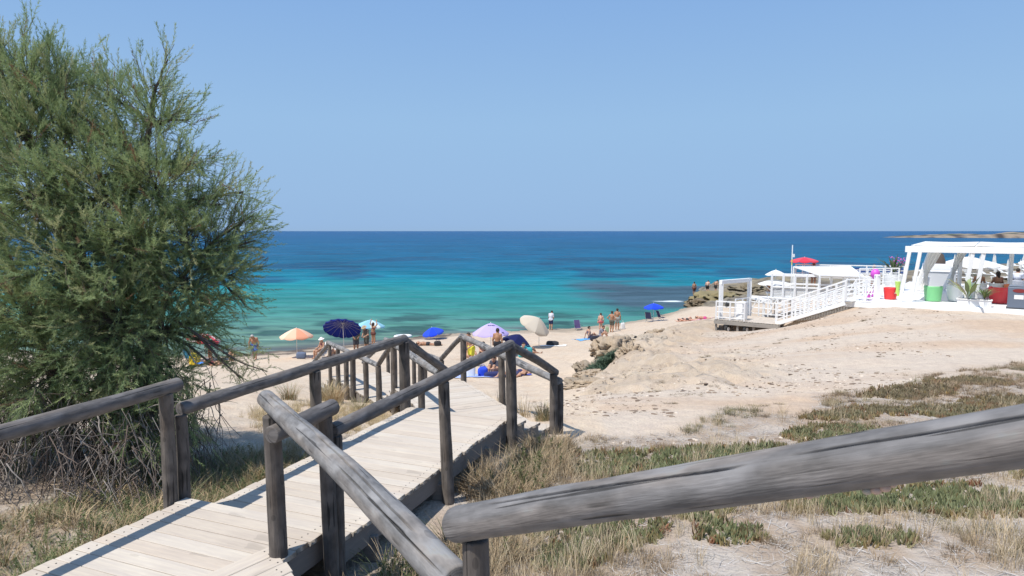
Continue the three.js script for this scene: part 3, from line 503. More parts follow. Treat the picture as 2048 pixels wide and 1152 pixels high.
{ // small pale snails clinging under the near handrail
  const R = rng(66), a = P(-0.215, 2.13, EYE - 1.0), b = P(1.57, 0.888, EYE - 0.15);
  for (const [t, n, label] of [[0.523, 2, 'pair of small snails under the near handrail'], [0.588, 5, 'cluster of small snails under the near handrail, nearer the right edge']]) {
    const p = a.clone().lerp(b, t), g = thing('snails', label, 'snails', p.clone().add(new THREE.Vector3(0, -0.07, 0)), 'snails under the near handrail');
    for (let k = 0; k < n; k++) part('shell', new THREE.SphereGeometry(0.007 + 0.004 * R(), 10, 8).scale(1.2, 0.9, 1).translate((k - n / 2) * 0.016, 0.008 - 0.004 * R() + (k - n / 2) * 0.016 * 0.42, (R() - 0.5) * 0.02), std([0.40 + 0.12 * R(), 0.36, 0.29], { roughness: 0.6 }), g);
  }
}

// ---------------------------------------------------------------- the tamarisk on the left
M.bark = std([0.105, 0.082, 0.065], { roughness: 0.95 });
M.twig = std([0.13, 0.105, 0.085], { roughness: 0.95 });
M.deadTwig = [[0.27, 0.235, 0.205], [0.17, 0.14, 0.12], [0.13, 0.095, 0.075]].map(c => std(c, { roughness: 0.95 }));
M.needle = new THREE.MeshPhysicalMaterial({ color: 0xffffff, roughness: 0.9, transmission: 0.5, thickness: 0, specularIntensity: 0.25, side: THREE.DoubleSide });
M.blade = M.needle;
const curve = (a, b, lift, n, R, wob = 0.06) => { // a limb that bends from a to b
  const L = a.distanceTo(b), c = new THREE.Vector3().addVectors(a, b).multiplyScalar(0.5).add(new THREE.Vector3((R() - 0.5) * wob * L * 3, lift * L, (R() - 0.5) * wob * L * 3)), out = [];
  for (let i = 0; i <= n; i++) { const t = i / n, p = new THREE.Vector3().addScaledVector(a, (1 - t) * (1 - t)).addScaledVector(c, 2 * t * (1 - t)).addScaledVector(b, t * t); if (i && i < n) p.add(new THREE.Vector3(R() - 0.5, R() - 0.5, R() - 0.5).multiplyScalar(wob * L * 0.5)); out.push(p); }
  return out;
};
const taper = (r0, r1, n) => Array.from({ length: n + 1 }, (_, i) => r0 + (r1 - r0) * i / n);
function feather(seed, len, count, w, l0, l1, angle) { // a spray of fine scale-leaved shoots along a stem
  const R = rng(seed), pos = [], up = new THREE.Vector3(0, 1, 0);
  const bend = (R() - 0.5) * 0.5, at = t => new THREE.Vector3(bend * len * t * t, len * t, (R() - 0.5) * 0.004);
  const tri = (p, d, l, wid) => { const s = new THREE.Vector3(R() - 0.5, R() - 0.5, R() - 0.5).cross(d).normalize().multiplyScalar(wid / 2), e = p.clone().addScaledVector(d, l); pos.push(p.x - s.x, p.y - s.y, p.z - s.z, p.x + s.x, p.y + s.y, p.z + s.z, e.x, e.y, e.z); };
  for (let i = 0; i < 5; i++) tri(at(i / 5), new THREE.Vector3(bend * 2 * i / 5, 1, 0).normalize(), len / 5 * 1.15, w * 0.8);
  for (let i = 0; i < count; i++) {
    const t = 0.04 + 0.96 * Math.pow(R(), 0.8), p = at(t), a = R() * 6.283, an = angle * (0.5 + R() * 0.9), d = new THREE.Vector3(Math.sin(an) * Math.cos(a) + bend * t, Math.cos(an), Math.sin(an) * Math.sin(a)).normalize(), l = (l0 + (l1 - l0) * R()) * (1.15 - 0.6 * t);
    tri(p, d, l, w * (0.7 + 0.6 * R()));
    if (i % 2) { const q = p.clone().addScaledVector(d, l * 0.45), e = d.clone().add(new THREE.Vector3(R() - 0.5, R() - 0.2, R() - 0.5).multiplyScalar(0.9)).normalize(); tri(q, e, l * 0.5, w * 0.8); }
  }
  return geoFrom(pos, null);
}
const qUp = new THREE.Vector3(0, 1, 0);
function place(p, dir, spin, sc) { const q = new THREE.Quaternion().setFromUnitVectors(qUp, dir).multiply(new THREE.Quaternion().setFromAxisAngle(qUp, spin)); return new THREE.Matrix4().compose(p, q, typeof sc === 'number' ? new THREE.Vector3(sc, sc, sc) : sc); }
const CLUMPS = [ // X, D, Y, radius, density
  [-5.78, 7.39, 10.48, 0.34, 0.5], [-5.32, 7.3, 10.31, 0.42, 1], [-5.08, 7.57, 10.37, 0.35, 0.8], [-5.24, 7.04, 9.67, 0.48, 1], [-4.88, 7.39, 9.73, 0.54, 1], [-4.66, 7.66, 10.16, 0.35, 0.5], [-4.38, 7.48, 9.57, 0.46, 0.9], [-4.01, 7.48, 10.24, 0.32, 0.35], [-3.86, 7.48, 10.51, 0.2, 0.18], [-4, 7.57, 9.81, 0.4, 0.6], [-3.7, 7.57, 9.87, 0.23, 0.25],
  [-5.04, 6.86, 8.98, 0.63, 1], [-4.54, 7.13, 8.93, 0.66, 1], [-3.97, 7.3, 9.11, 0.54, 1], [-3.6, 7.48, 9.35, 0.32, 0.4], [-4.66, 6.78, 8.3, 0.73, 1], [-4.08, 7.04, 8.34, 0.65, 1], [-3.66, 7.3, 8.56, 0.48, 0.8], [-3.38, 7.57, 8.9, 0.32, 0.5], [-3.14, 7.66, 9.05, 0.24, 0.45], [-3.04, 7.66, 8.78, 0.24, 0.6], [-3.05, 7.74, 8.49, 0.23, 0.45], [-3.4, 7.57, 8.44, 0.4, 0.7],
  [-3.63, 7.3, 7.94, 0.56, 0.9], [-3.26, 7.57, 8.03, 0.35, 0.6], [-3.17, 7.66, 7.73, 0.2, 0.3], [-4.28, 6.78, 7.67, 0.73, 1], [-5, 6.69, 7.68, 0.72, 1], [-3.89, 7.22, 7.49, 0.5, 0.9], [-3.56, 7.48, 7.57, 0.29, 0.6], [-4.65, 6.51, 7.14, 0.55, 0.9], [-4.05, 6.69, 7.05, 0.51, 0.9], [-3.65, 6.86, 6.9, 0.32, 0.7], [-3.45, 6.69, 6.46, 0.28, 0.5], [-3.71, 6.51, 6.57, 0.35, 0.5],
  [-3.26, 7.04, 7.13, 0.22, 0.18], [-2.88, 7.04, 7.24, 0.15, 0.2], [-6.26, 7.22, 9.48, 0.77, 1], [-6.3, 7.04, 8.28, 0.86, 1], [-5.97, 6.69, 7.26, 0.72, 1], [-5.96, 7.3, 10.14, 0.45, 0.8],
  [-4.9, 6.9, 6.72, 0.42, 0.45], [-5.7, 6.9, 6.8, 0.5, 0.5], [-4.25, 7.0, 6.6, 0.34, 0.35], [-5.3, 6.6, 6.35, 0.34, 0.3], [-3.75, 7.1, 6.3, 0.3, 0.4], [-3.95, 7.0, 6.05, 0.28, 0.45], [-6.3, 6.7, 6.6, 0.5, 0.5]];
{
  const R = rng(4242), base = P(-4.85, 7.6, 5.9), g = thing('tamarisk_tree', 'tall feathery green tamarisk tree filling the left of the picture', 'tree', base);
  const hubs = [[-5.19, 7.39, 9.3, 0.085], [-4.58, 7.57, 9.13, 0.08], [-4.05, 7.57, 8.86, 0.07], [-3.7, 7.57, 8.25, 0.06], [-4.66, 7.22, 7.98, 0.075], [-5.81, 7.39, 8.6, 0.08], [-3.96, 7.3, 7.46, 0.055], [-5.19, 7.04, 7.37, 0.06], [-4.14, 7.57, 9.83, 0.05], [-5.54, 7.48, 9.83, 0.05]];
  const trunks = [], limbs = [], twigs = [], plumes = [[], [], [], []], skeleton = [];
  hubs.forEach(([X, D, Y, r], i) => { const a = base.clone().add(new THREE.Vector3((R() - 0.5) * 0.5, 0, (R() - 0.5) * 0.5)), n = 9, pts = curve(a, P(X, D, Y), 0.10 - 0.12 * (i % 3 === 2 ? 1 : 0), n, R, 0.07); trunks.push(tube(pts, taper(r, 0.028, n), 7)); skeleton.push(...pts.slice(3)); });
  worldPart('trunk', merge(trunks), M.bark, g);
  const dirIn = new THREE.Vector3();
  for (const [X, D, Y, r, w] of CLUMPS) {
    const c = P(X, D, Y); let near = skeleton[0]; for (const s of skeleton) if (s.distanceTo(c) < near.distanceTo(c) && s.y < c.y + 0.6) near = s;
    const n = 6, limb = curve(near, c, 0.05, n, R, 0.09); limbs.push(tube(limb, taper(0.026, 0.009, n), 5));
    const high = smooth(8.2, 10, Y), count = Math.round(215 * r * r * (0.25 + w * 0.9) * (0.6 + 0.4 / Math.max(r, 0.35)));
    for (let k = 0; k < count; k++) {
      const from = limb[2 + Math.floor(R() * 5)], a = R() * 6.283, z = R() * 2 - 1, q = Math.sqrt(1 - z * z), rad = r * Math.pow(R(), 0.4) * (R() < 0.16 ? 1.35 : 1.0);
      const to = c.clone().add(new THREE.Vector3(Math.cos(a) * q * rad, z * rad * (high ? 1.15 : 1), Math.sin(a) * q * rad * 1.35));
      if (from.distanceTo(to) < 0.1) continue;
      const m = 5, pts = curve(from, to, 0.12, m, R, 0.08); twigs.push(tube(pts, taper(0.0055, 0.0022, m), 3));
      const out = dirIn.subVectors(to, c).normalize(), tone = R();
      const len = from.distanceTo(to), cnt = Math.max(3, Math.round((3 + len * 7) * (0.55 + 0.45 * w)));
      for (let j = 0; j < cnt; j++) {
        const t = 0.35 + 0.65 * (j + R()) / cnt, f = Math.min(t * m, m - 0.01), i0 = Math.floor(f), p = pts[i0].clone().lerp(pts[i0 + 1], f - i0);
        const along = new THREE.Vector3().subVectors(pts[i0 + 1], pts[i0]).normalize();
        const d = along.multiplyScalar(0.7).addScaledVector(out, 0.45).add(new THREE.Vector3((R() - 0.5) * 1.2, 0.30 + 0.75 * high - 0.55 * smooth(8.0, 6.8, Y) + (R() - 0.5) * 0.9, (R() - 0.5) * 1.2)).normalize();
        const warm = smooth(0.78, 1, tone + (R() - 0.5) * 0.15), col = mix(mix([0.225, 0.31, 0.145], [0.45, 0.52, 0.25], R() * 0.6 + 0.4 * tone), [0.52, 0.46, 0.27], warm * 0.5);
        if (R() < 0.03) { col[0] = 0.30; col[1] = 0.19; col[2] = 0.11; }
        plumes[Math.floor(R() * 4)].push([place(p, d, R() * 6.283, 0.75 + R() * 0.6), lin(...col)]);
      }
    }
  }
  // the bare bough that sweeps down to the right in front of the beach
  const boughs = [[[-3.74, 7.13, 7.63], [-3.3, 7, 7.39], [-2.92, 6.91, 7.19], [-2.62, 6.86, 7.1]], [[-3.43, 7.04, 7.46], [-3.12, 6.95, 7.17], [-2.9, 6.91, 7]]];
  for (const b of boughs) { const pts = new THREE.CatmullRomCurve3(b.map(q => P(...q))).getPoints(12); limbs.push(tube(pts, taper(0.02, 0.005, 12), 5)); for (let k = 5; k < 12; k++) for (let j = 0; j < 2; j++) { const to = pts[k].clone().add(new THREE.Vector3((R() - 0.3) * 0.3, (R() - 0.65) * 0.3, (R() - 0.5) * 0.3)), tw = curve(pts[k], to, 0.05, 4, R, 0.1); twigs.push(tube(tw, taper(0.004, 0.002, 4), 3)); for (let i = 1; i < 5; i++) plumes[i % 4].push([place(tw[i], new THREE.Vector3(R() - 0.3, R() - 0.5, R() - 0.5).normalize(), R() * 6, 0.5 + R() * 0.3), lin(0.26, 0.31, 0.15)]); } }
  worldPart('limb', merge(limbs), M.bark, g); worldPart('twig', merge(twigs), M.twig, g).userData.kind = 'stuff';
  const crown = new THREE.Group(); crown.name = 'crown'; crown.position.set(-base.x, -base.y, -base.z); g.add(crown);
  let total = 0;
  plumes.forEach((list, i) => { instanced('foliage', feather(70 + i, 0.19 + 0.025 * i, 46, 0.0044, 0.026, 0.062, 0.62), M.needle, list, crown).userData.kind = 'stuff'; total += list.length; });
  console.log('plumes', total);
}
{ // the dead, grey brush that hangs under the tree towards the path
  const R = rng(77), base = P(-4.3, 6.6, 5.95), g = thing('dry_brush', 'tangle of dead grey twigs under the tamarisk, behind the left handrail', 'brush', base);
  const lists = [[], [], []];
  for (let k = 0; k < 1150; k++) {
    const X = -6.2 + 2.75 * R(), D = 5.75 + 1.9 * R() + 0.12 * (X + 4.4), top = 6.38 + R() * 0.72 - 0.36 * Math.max(0, X + 3.9) - 0.35 * smooth(6.4, 5.7, D), a = P(X, D, top), L = 0.35 + R() * 0.7;
    const b = a.clone().add(new THREE.Vector3((R() - 0.45) * 0.9, -L * (0.6 + 0.7 * R()) + (R() < 0.2 ? 0.6 : 0), (R() - 0.2) * 0.5)); b.y = Math.max(b.y, 5.93);
    const n = 6, pts = curve(a, b, 0.22 * (R() - 0.2), n, R, 0.10), r = 0.0025 + 0.004 * R() * R(); lists[Math.floor(R() * 3)].push(tube(pts, taper(r * 1.5, r * 0.6, n), 4));
    if (R() < 0.7) { const q = pts[2 + Math.floor(R() * 3)], e = q.clone().add(new THREE.Vector3((R() - 0.5) * 0.5, -R() * 0.35, (R() - 0.4) * 0.4)); lists[Math.floor(R() * 3)].push(tube(curve(q, e, 0.1, 4, R, 0.12), taper(r * 0.9, r * 0.4, 4), 3)); }
  }
  for (const b of [[[-6.1, 7.4, 6.5], [-5.85, 7.2, 7.05], [-5.4, 7.0, 7.0], [-4.9, 6.9, 6.75], [-4.5, 6.8, 6.55]], [[-5.1, 6.8, 6.75], [-4.75, 6.6, 6.5], [-4.55, 6.5, 6.2], [-4.45, 6.45, 5.95]], [[-5.6, 6.9, 6.6], [-5.3, 6.7, 6.75], [-4.9, 6.6, 6.5], [-4.3, 6.5, 6.35]], [[-4.6, 6.7, 6.6], [-4.2, 6.6, 6.75], [-3.7, 6.5, 6.55], [-3.5, 6.5, 6.2]]])
    lists[0].push(tube(new THREE.CatmullRomCurve3(b.map(q => P(...q))).getPoints(12), taper(0.021, 0.007, 12), 6));
  lists.forEach((l, i) => { worldPart('dead_twigs', merge(l), M.deadTwig[i], g).userData.kind = 'stuff'; });
}

// ---------------------------------------------------------------- plants and litter on the ground
function onDeck(X, D, m = 0.05) { // inside the path's footprint
  const f = (o, u, v, s0, s1, w) => { const x = X - o[0], d = D - o[1], s = x * u[0] + d * u[1], t = x * v[0] + d * v[1]; return s > s0 - m && s < s1 + m && t > -m && t < w + m; };
  return f(C1, dirU, dirV, -3.2, 3.75, 1.5) || f([-1.735, 4.54], [0.573, -0.82], [-0.82, -0.573], -0.2, 4, 2.2) || f(K2, [0.42, -0.908], v2, -1.4, 4.6, 1.42) || f(M3, dir3, [0.835, 0.55], -1, 5, 1.4);
}
function bladeTuft(seed, count, h0, h1, spreadR, w, lean, segs = 2) { // a tuft of arching blades
  const R = rng(seed), pos = [];
  for (let i = 0; i < count; i++) {
    const a = R() * 6.283, r = spreadR * Math.sqrt(R()), h = h0 + (h1 - h0) * R(), b = a + (R() - 0.5), l = lean * (0.3 + R()) * h, x0 = Math.cos(a) * r, z0 = Math.sin(a) * r, sx = Math.cos(b + 1.57 + (R() - 0.5)) * w / 2, sz = Math.sin(b + 1.57) * w / 2; let p = [x0, 0, z0], wd = 1;
    for (let k = 1; k <= segs; k++) {
      const t = k / segs, q = [x0 + Math.cos(b) * l * t * t, h * (t - 0.18 * lean * t * t), z0 + Math.sin(b) * l * t * t], w2 = k === segs ? 0 : 1 - 0.5 * t;
      pos.push(p[0] - sx * wd, p[1], p[2] - sz * wd, p[0] + sx * wd, p[1], p[2] + sz * wd, q[0] + sx * w2, q[1], q[2] + sz * w2);
      if (w2) pos.push(p[0] - sx * wd, p[1], p[2] - sz * wd, q[0] + sx * w2, q[1], q[2] + sz * w2, q[0] - sx * w2, q[1], q[2] - sz * w2);
      p = q; wd = w2;
    }
  }
  return geoFrom(pos, null);
}
function fingerTuft(seed, count) { // a shoot of fleshy three-sided leaves, as on ice plant
  const R = rng(seed), list = [];
  for (let i = 0; i < count; i++) { const a = R() * 6.283, l = 0.05 + 0.035 * R(), out = 0.2 + 0.6 * R(), x = (R() - 0.5) * 0.07, z = (R() - 0.5) * 0.07, pts = [0, 0.4, 0.75, 1].map(t => new THREE.Vector3(x + Math.cos(a) * out * l * t * (1 - 0.35 * t), l * t, z + Math.sin(a) * out * l * t * (1 - 0.35 * t))); list.push(tube(pts, [0.0045, 0.0062, 0.005, 0.001], 4)); }
  return merge(list);
}
function stickGeo(seed) { const R = rng(seed), pts = []; for (let i = 0; i < 4; i++) pts.push(new THREE.Vector3((i / 3 - 0.5), (R() - 0.5) * 0.07 + 0.03, (R() - 0.5) * 0.16)); return tube(pts, [0.016, 0.02, 0.016, 0.008], 4); }
function pebbleGeo(seed) { const g = new THREE.IcosahedronGeometry(0.5, 1), R = rng(seed), p = g.attributes.position; for (let i = 0; i < p.count; i++) { const k = 0.75 + 0.5 * noise(p.getX(i) * 3 + 9, p.getY(i) * 3 + p.getZ(i) * 2 + 5, seed); p.setXYZ(i, p.getX(i) * k, p.getY(i) * k * 0.6, p.getZ(i) * k); } const m = mergeVertices(g.deleteAttribute('normal').deleteAttribute('uv')); m.computeVertexNormals(); return m; }
function stuff(name, label, category, geos, mat, lists) { const g = new THREE.Group(); g.name = numbered(name); tag(g, label, category, null, 'stuff'); scene.add(g); geos.forEach((geo, i) => { if (lists[i] && lists[i].length) instanced(name, geo, mat, lists[i], g).userData.kind = 'stuff'; }); return g; }
const tilt = (R, k) => new THREE.Vector3((R() - 0.5) * k, 1, (R() - 0.5) * k).normalize();
M.dry = std([1, 1, 1], { roughness: 0.95 }); M.succulent = std([1, 1, 1], { roughness: 0.6 });
const put = (lists, R, X, D, sc, col, lean = 0.3, sink = 0.01, flat) => lists[Math.floor(R() * lists.length)].push([place(P(X, D, groundHeight(X, D) - sink), tilt(R, lean), R() * 6.283, flat || sc), lin(...col)]);
{
  const ice = [[], []], brown = [[], [], []], straw = [[], []], green = [[], []], sticks = [[], []];
  const R = rng(31337);
  // ice plant beds [X, D, half width, half depth]
  const BEDS = [[2.15, 8.1, 1.35, 0.62], [1.0, 7.6, 0.5, 0.4], [2.9, 8.6, 0.9, 0.5], [0.75, 5.75, 0.62, 0.38], [0.45, 5.3, 0.35, 0.3], [4.7, 9.2, 0.75, 0.5], [4.0, 8.4, 0.5, 0.35], [1.95, 5.55, 0.3, 0.22], [3.6, 6.3, 0.9, 0.45], [4.5, 6.2, 0.7, 0.55], [1.75, 6.15, 0.45, 0.28], [6.3, 10.6, 0.7, 0.5], [5.3, 10.2, 0.6, 0.35], [7.6, 12.2, 0.9, 0.5], [7.3, 10.4, 0.8, 0.6], [3.0, 5.3, 0.35, 0.2], [9.3, 13.0, 1.0, 0.5], [8.6, 11, 0.9, 0.6], [6.2, 6.6, 0.8, 0.5], [8.2, 8.4, 0.9, 0.6], [10.6, 11.4, 1.0, 0.6], [5.0, 4.9, 0.5, 0.3]];
  const bed = (X, D) => { let v = 0; for (const [x, d, a, b] of BEDS) { const q = Math.hypot((X - x) / a, (D - d) / b); v = Math.max(v, 1.15 - q); } return v > 0 ? v + (fbm(X * 3.3, D * 3.3, 131, 3) - 0.5) * 0.8 : 0; };
  for (let k = 0; k < 31000; k++) {
    const X = 0.1 + 12.5 * R(), D = 4.6 + 9.2 * Math.pow(R(), 1.15); if (X > D * 0.95 + 2.2 || onDeck(X, D)) continue;
    const b = bed(X, D); if (b < 0.12) continue;
    const red = smooth(0.45, 0.12, b) * 0.9 + (R() < 0.18 ? 0.7 : 0), far = smooth(8.5, 11, D);
    const col = mix(mix(mix([0.115, 0.135, 0.06], [0.215, 0.23, 0.11], R()), [0.185, 0.145, 0.085], far * 0.85), R() < 0.5 ? [0.26, 0.135, 0.07] : [0.31, 0.22, 0.09], red * R());
    put(ice, R, X, D, 0.85 + 0.6 * R(), col, 0.8, 0.015);
  }
  // low brown scrub, dry moss and seedheads
  for (let k = 0; k < 15000; k++) {
    const X = -0.2 + 14.5 * R(), D = 4.2 + 12.5 * R(); if (X > D * 0.95 + 2.2 || onDeck(X, D, 0.12)) continue;
    const c = plantCover(X, D), belt = smooth(8.0, 9.5, D - 0.35 * X), n = fbm(X * 1.6, D * 1.6, 141, 3); if (c < 0.35 || n < 0.53 - 0.15 * belt) continue;
    const t = R(), col = mix(mix([0.19, 0.135, 0.085], [0.33, 0.245, 0.155], t), [0.17, 0.165, 0.08], smooth(0.45, 0.7, fbm(X * 0.9, D * 0.9, 147, 2)) * 0.8);
    put(brown, R, X, D, 0.55 + 0.75 * R() * (0.6 + 0.4 * belt), col, 0.4, 0.01);
  }
  for (let k = 0; k < 9000; k++) { // stray stems of straw, thicker in drifts
    const X = -0.4 + 12 * R(), D = 3.6 + 8.5 * R() * R(); if (X > D * 0.95 + 2.2 || onDeck(X, D, 0.1)) continue;
    const n = fbm(X * 1.3, D * 1.3, 151, 3), near = X < 1.0 ? 0.14 * smooth(1.2, 0.2, X) : 0, corner = 0; if (plantCover(X, D) < 0.4 || n + near + corner < 0.58) continue;
    put(straw, R, X, D, 0.5 + 0.7 * R(), mix([0.40, 0.30, 0.185], [0.55, 0.455, 0.31], R()), 0.5);
  }
  // rank growth along the right side of the walkway and at the foot of the posts
  for (const [X0, D0, rx, rd, nS, nB, nG] of [[-0.75, 4.4, 0.5, 0.5, 60, 30, 60], [-0.25, 5.5, 0.35, 0.5, 60, 40, 22], [0.05, 6.6, 0.3, 0.4, 40, 60, 26], [0.35, 7.6, 0.35, 0.5, 40, 90, 20], [0.45, 8.35, 0.3, 0.4, 40, 110, 16], [-0.55, 3.7, 0.4, 0.3, 50, 20, 30], [-0.35, 7.0, 0.2, 0.5, 10, 40, 4], [0.15, 7.2, 0.25, 0.3, 6, 8, 34], [-0.9, 5.0, 0.18, 0.4, 20, 6, 40]]) {
    const spot = () => { const a = R() * 6.283, r = Math.sqrt(R()); return [X0 + Math.cos(a) * r * rx, D0 + Math.sin(a) * r * rd]; };
    for (let k = 0; k < nS; k++) { const [X, D] = spot(); if (!onDeck(X, D, 0.02)) put(straw, R, X, D, 0.7 + 0.6 * R(), mix([0.36, 0.25, 0.14], [0.56, 0.44, 0.28], R()), 0.6); }
    for (let k = 0; k < nB; k++) { const [X, D] = spot(); if (!onDeck(X, D, 0.02)) put(brown, R, X, D, 1.1 + 1.3 * R(), mix([0.20, 0.145, 0.085], [0.36, 0.27, 0.165], R()), 0.5); }
    for (let k = 0; k < nG; k++) { const [X, D] = spot(); if (!onDeck(X, D, 0.02)) put(green, R, X, D, 0.6 + 0.6 * R(), mix([0.13, 0.16, 0.065], [0.24, 0.26, 0.11], R()), 0.5); }
  }
  // weeds along the left edge of the landing and walkway
  for (let k = 0; k < 3000; k++) {
    const s = -2.9 + 5.2 * R(), o = 0.05 + 2.0 * Math.pow(R(), 1.7) * (s > 0.5 ? 0.9 : 0.75), p = along(along(C1, dirU, s), dirV, -o); if (s > -0.35 && s < -0.02 && o < 0.2) continue;
    const patch = fbm(p[0] * 2.2, p[1] * 2.2, 191, 3); if (patch < 0.40 && R() < 0.6) continue;
    const l = patch > 0.47 ? [green, green, green, brown][Math.floor(R() * 4)] : [green, green, brown, straw][Math.floor(R() * 4)];
    put(l, R, p[0], p[1], l === brown ? 0.8 + 1.1 * R() : 0.4 + 0.7 * R() * R(), l === green ? mix([0.19, 0.235, 0.105], [0.33, 0.36, 0.18], R()) : mix([0.25, 0.18, 0.10], [0.48, 0.36, 0.22], R()), 0.6);
  }
  for (let k = 0; k < 4200; k++) { // thin dry growth on the sandy slope behind the walkway
    const X = -4.6 + 3.6 * R(), D = 6.6 + 6.5 * Math.pow(R(), 1.2); if (onDeck(X, D, 0.15)) continue; const n = fbm(X * 1.1, D * 1.1, 161, 3); if (n < 0.42 + 0.09 * smooth(8, 11, D)) continue;
    put(D < 8.2 && R() < 0.3 ? green : R() < 0.7 ? straw : brown, R, X, D, 0.5 + 0.5 * R(), mix([0.36, 0.29, 0.15], [0.54, 0.43, 0.27], R()), 0.6);
  }
  for (let k = 0; k < 58000; k++) { // dead stems lying about
    const X = -0.6 + 12.5 * R(), D = 3.8 + 9 * Math.pow(R(), 1.5); if (X > D * 0.95 + 2.2 || onDeck(X, D, 0.1)) continue;
    const n = fbm(X * 1.9, D * 1.9, 171, 3); if (plantCover(X, D) < 0.3 || n < 0.40) continue;
    const l = 0.05 + 0.22 * R() * R(), t = 0.35 + 0.5 * R(); put(sticks, R, X, D, 1, mix([0.33, 0.29, 0.25], [0.60, 0.57, 0.535], R()), 0.3, -0.004, new THREE.Vector3(l, l * t * 0.75, l * 0.7));
  }
  stuff('ice_plant', 'green and reddish ice plant beds creeping over the ground behind the near handrail', 'ground cover', [fingerTuft(11, 9), fingerTuft(12, 7)], M.succulent, ice);
  stuff('dry_scrub', 'low brown dry scrub covering the ground right of the path', 'scrub', [bladeTuft(21, 34, 0.03, 0.13, 0.06, 0.0045, 1.1), bladeTuft(22, 30, 0.04, 0.11, 0.07, 0.005, 1.4), bladeTuft(23, 26, 0.03, 0.16, 0.05, 0.004, 0.9)], M.dry, brown);
  stuff('straw_grass', 'thin straw coloured grass stems standing among the scrub', 'grass', [bladeTuft(31, 13, 0.10, 0.32, 0.05, 0.0035, 0.5, 3), bladeTuft(32, 9, 0.14, 0.38, 0.04, 0.0035, 0.4, 3)], M.dry, straw);
  stuff('green_weeds', 'fresh green weeds along the edges of the plank path', 'weeds', [bladeTuft(41, 22, 0.05, 0.26, 0.10, 0.007, 1.2, 3), feather(43, 0.24, 40, 0.011, 0.03, 0.07, 1.0)], M.needle, green);
  stuff('dead_stems', 'grey dead stems strewn over the sandy ground at right', 'litter', [stickGeo(51), stickGeo(52)], M.dry, sticks);
  // dark crumbs of weed and small stones on the trodden sand
  const crumbs = [[], []], stones = [[], []], brown2 = [[], []];
  for (let k = 0; k < 34; k++) { // small mats of dried plants on the bare ground
    const D = 10.5 + 20 * R(), X = 1.2 + R() * (0.7 * D - 2), m = 6 + Math.floor(22 * R() * R()), sx = 0.1 + 0.45 * R() * R(); if (onDeck(X, D, 0.4) || (edgeDistance(X, D) < 0.3 && D > 15)) continue;
    for (let j = 0; j < m; j++) put(brown2, R, X + (R() - 0.5) * 2 * sx, D + (R() - 0.5) * sx * 1.2, 0.4 + 0.35 * R(), mix([0.14, 0.105, 0.065], [0.27, 0.21, 0.13], R()), 0.5);
  }
  stuff('dry_mats', 'small brown mats of dried plants dotted over the trodden sand', 'plants', [bladeTuft(24, 40, 0.02, 0.09, 0.07, 0.006, 1.6), bladeTuft(25, 36, 0.02, 0.08, 0.08, 0.006, 1.5)], M.dry, brown2);
  for (let k = 0; k < 13000; k++) {
    const D = 9 + 30 * Math.pow(R(), 1.2), X = 0.5 + R() * (0.72 * D - 1); if (onDeck(X, D, 0.3) || (edgeDistance(X, D) < -0.5 && D > 15)) continue; const n = fbm(X * 0.5, D * 0.5, 181, 3) + 0.25 * fbm(X * 0.12, D * 0.2, 183, 2); if (n < 0.63) continue;
    const s = 0.015 + 0.075 * Math.pow(R(), 4); R() < 0.62 ? put(crumbs, R, X, D, 1, mix([0.12, 0.085, 0.06], [0.27, 0.20, 0.14], R()), 0.2, 0, new THREE.Vector3(s * 1.6, s * 0.6, s * 1.2)) : put(stones, R, X, D, s, mix([0.42, 0.33, 0.24], [0.6, 0.52, 0.43], R()), 0.4, 0);
  }
  stuff('dry_weed_crumbs', 'dark crumbs of dried weed scattered on the pale trodden sand', 'litter', [pebbleGeo(61), pebbleGeo(62)], M.dry, crumbs);
  stuff('small_stones', 'small pale stones scattered on the trodden sand', 'stones', [pebbleGeo(63), pebbleGeo(64)], M.dry, stones);
}
// tufts of beach grass that stand alone
{
  const tuft = (X, D, sc, label, cols, seed, n = 220, lean = 0.7) => { const R = rng(seed), g = thing('grass_tuft', label, 'grass', P(X, D, groundHeight(X, D) - 0.02), 'tufts of beach grass beside the path'); cols.forEach((c, i) => part('blades', bladeTuft(seed + i, n, 0.12 * sc, 0.55 * sc, 0.2 * sc, 0.006, lean, 4), std(c, { roughness: 0.9 }), g)); };
  const GR = [0.20, 0.20, 0.10], ST = [0.46, 0.36, 0.21], BR = [0.33, 0.21, 0.11];
  tuft(-4.75, 13.6, 0.85, 'green and rust coloured grass tuft alone on the sand behind the walkway', [GR, BR], 700, 130);
  tuft(-4.15, 14.2, 1.1, 'tall bushy grass tuft beside the leftmost thin posts', [GR, ST, ST], 710, 170);
  tuft(-3.75, 13.5, 0.9, 'straw coloured grass tuft in front of the thin posts', [ST, ST, BR], 720, 150);
  tuft(-2.95, 12.4, 0.7, 'small pale green tuft beside the second steps', [GR, ST], 730, 110);
  tuft(-3.2, 11.2, 0.6, 'small straw tuft on the slope left of the lower walkway', [ST], 740, 130);
  tuft(0.52, 10.5, 0.75, 'straw grass tuft right of the short steps, before the end post', [ST, GR], 750, 190, 0.5);
  tuft(0.2, 10.9, 0.85, 'thin tall grass tuft behind the right handrail of the short steps', [ST], 760, 90, 0.4);
  tuft(-0.35, 12.6, 0.8, 'sparse dry grass tuft right of the lower walkway', [ST], 770, 80, 0.5);
  tuft(-2.75, 10.6, 0.5, 'low green tuft at the left edge of the lower walkway', [GR], 780, 110);
}
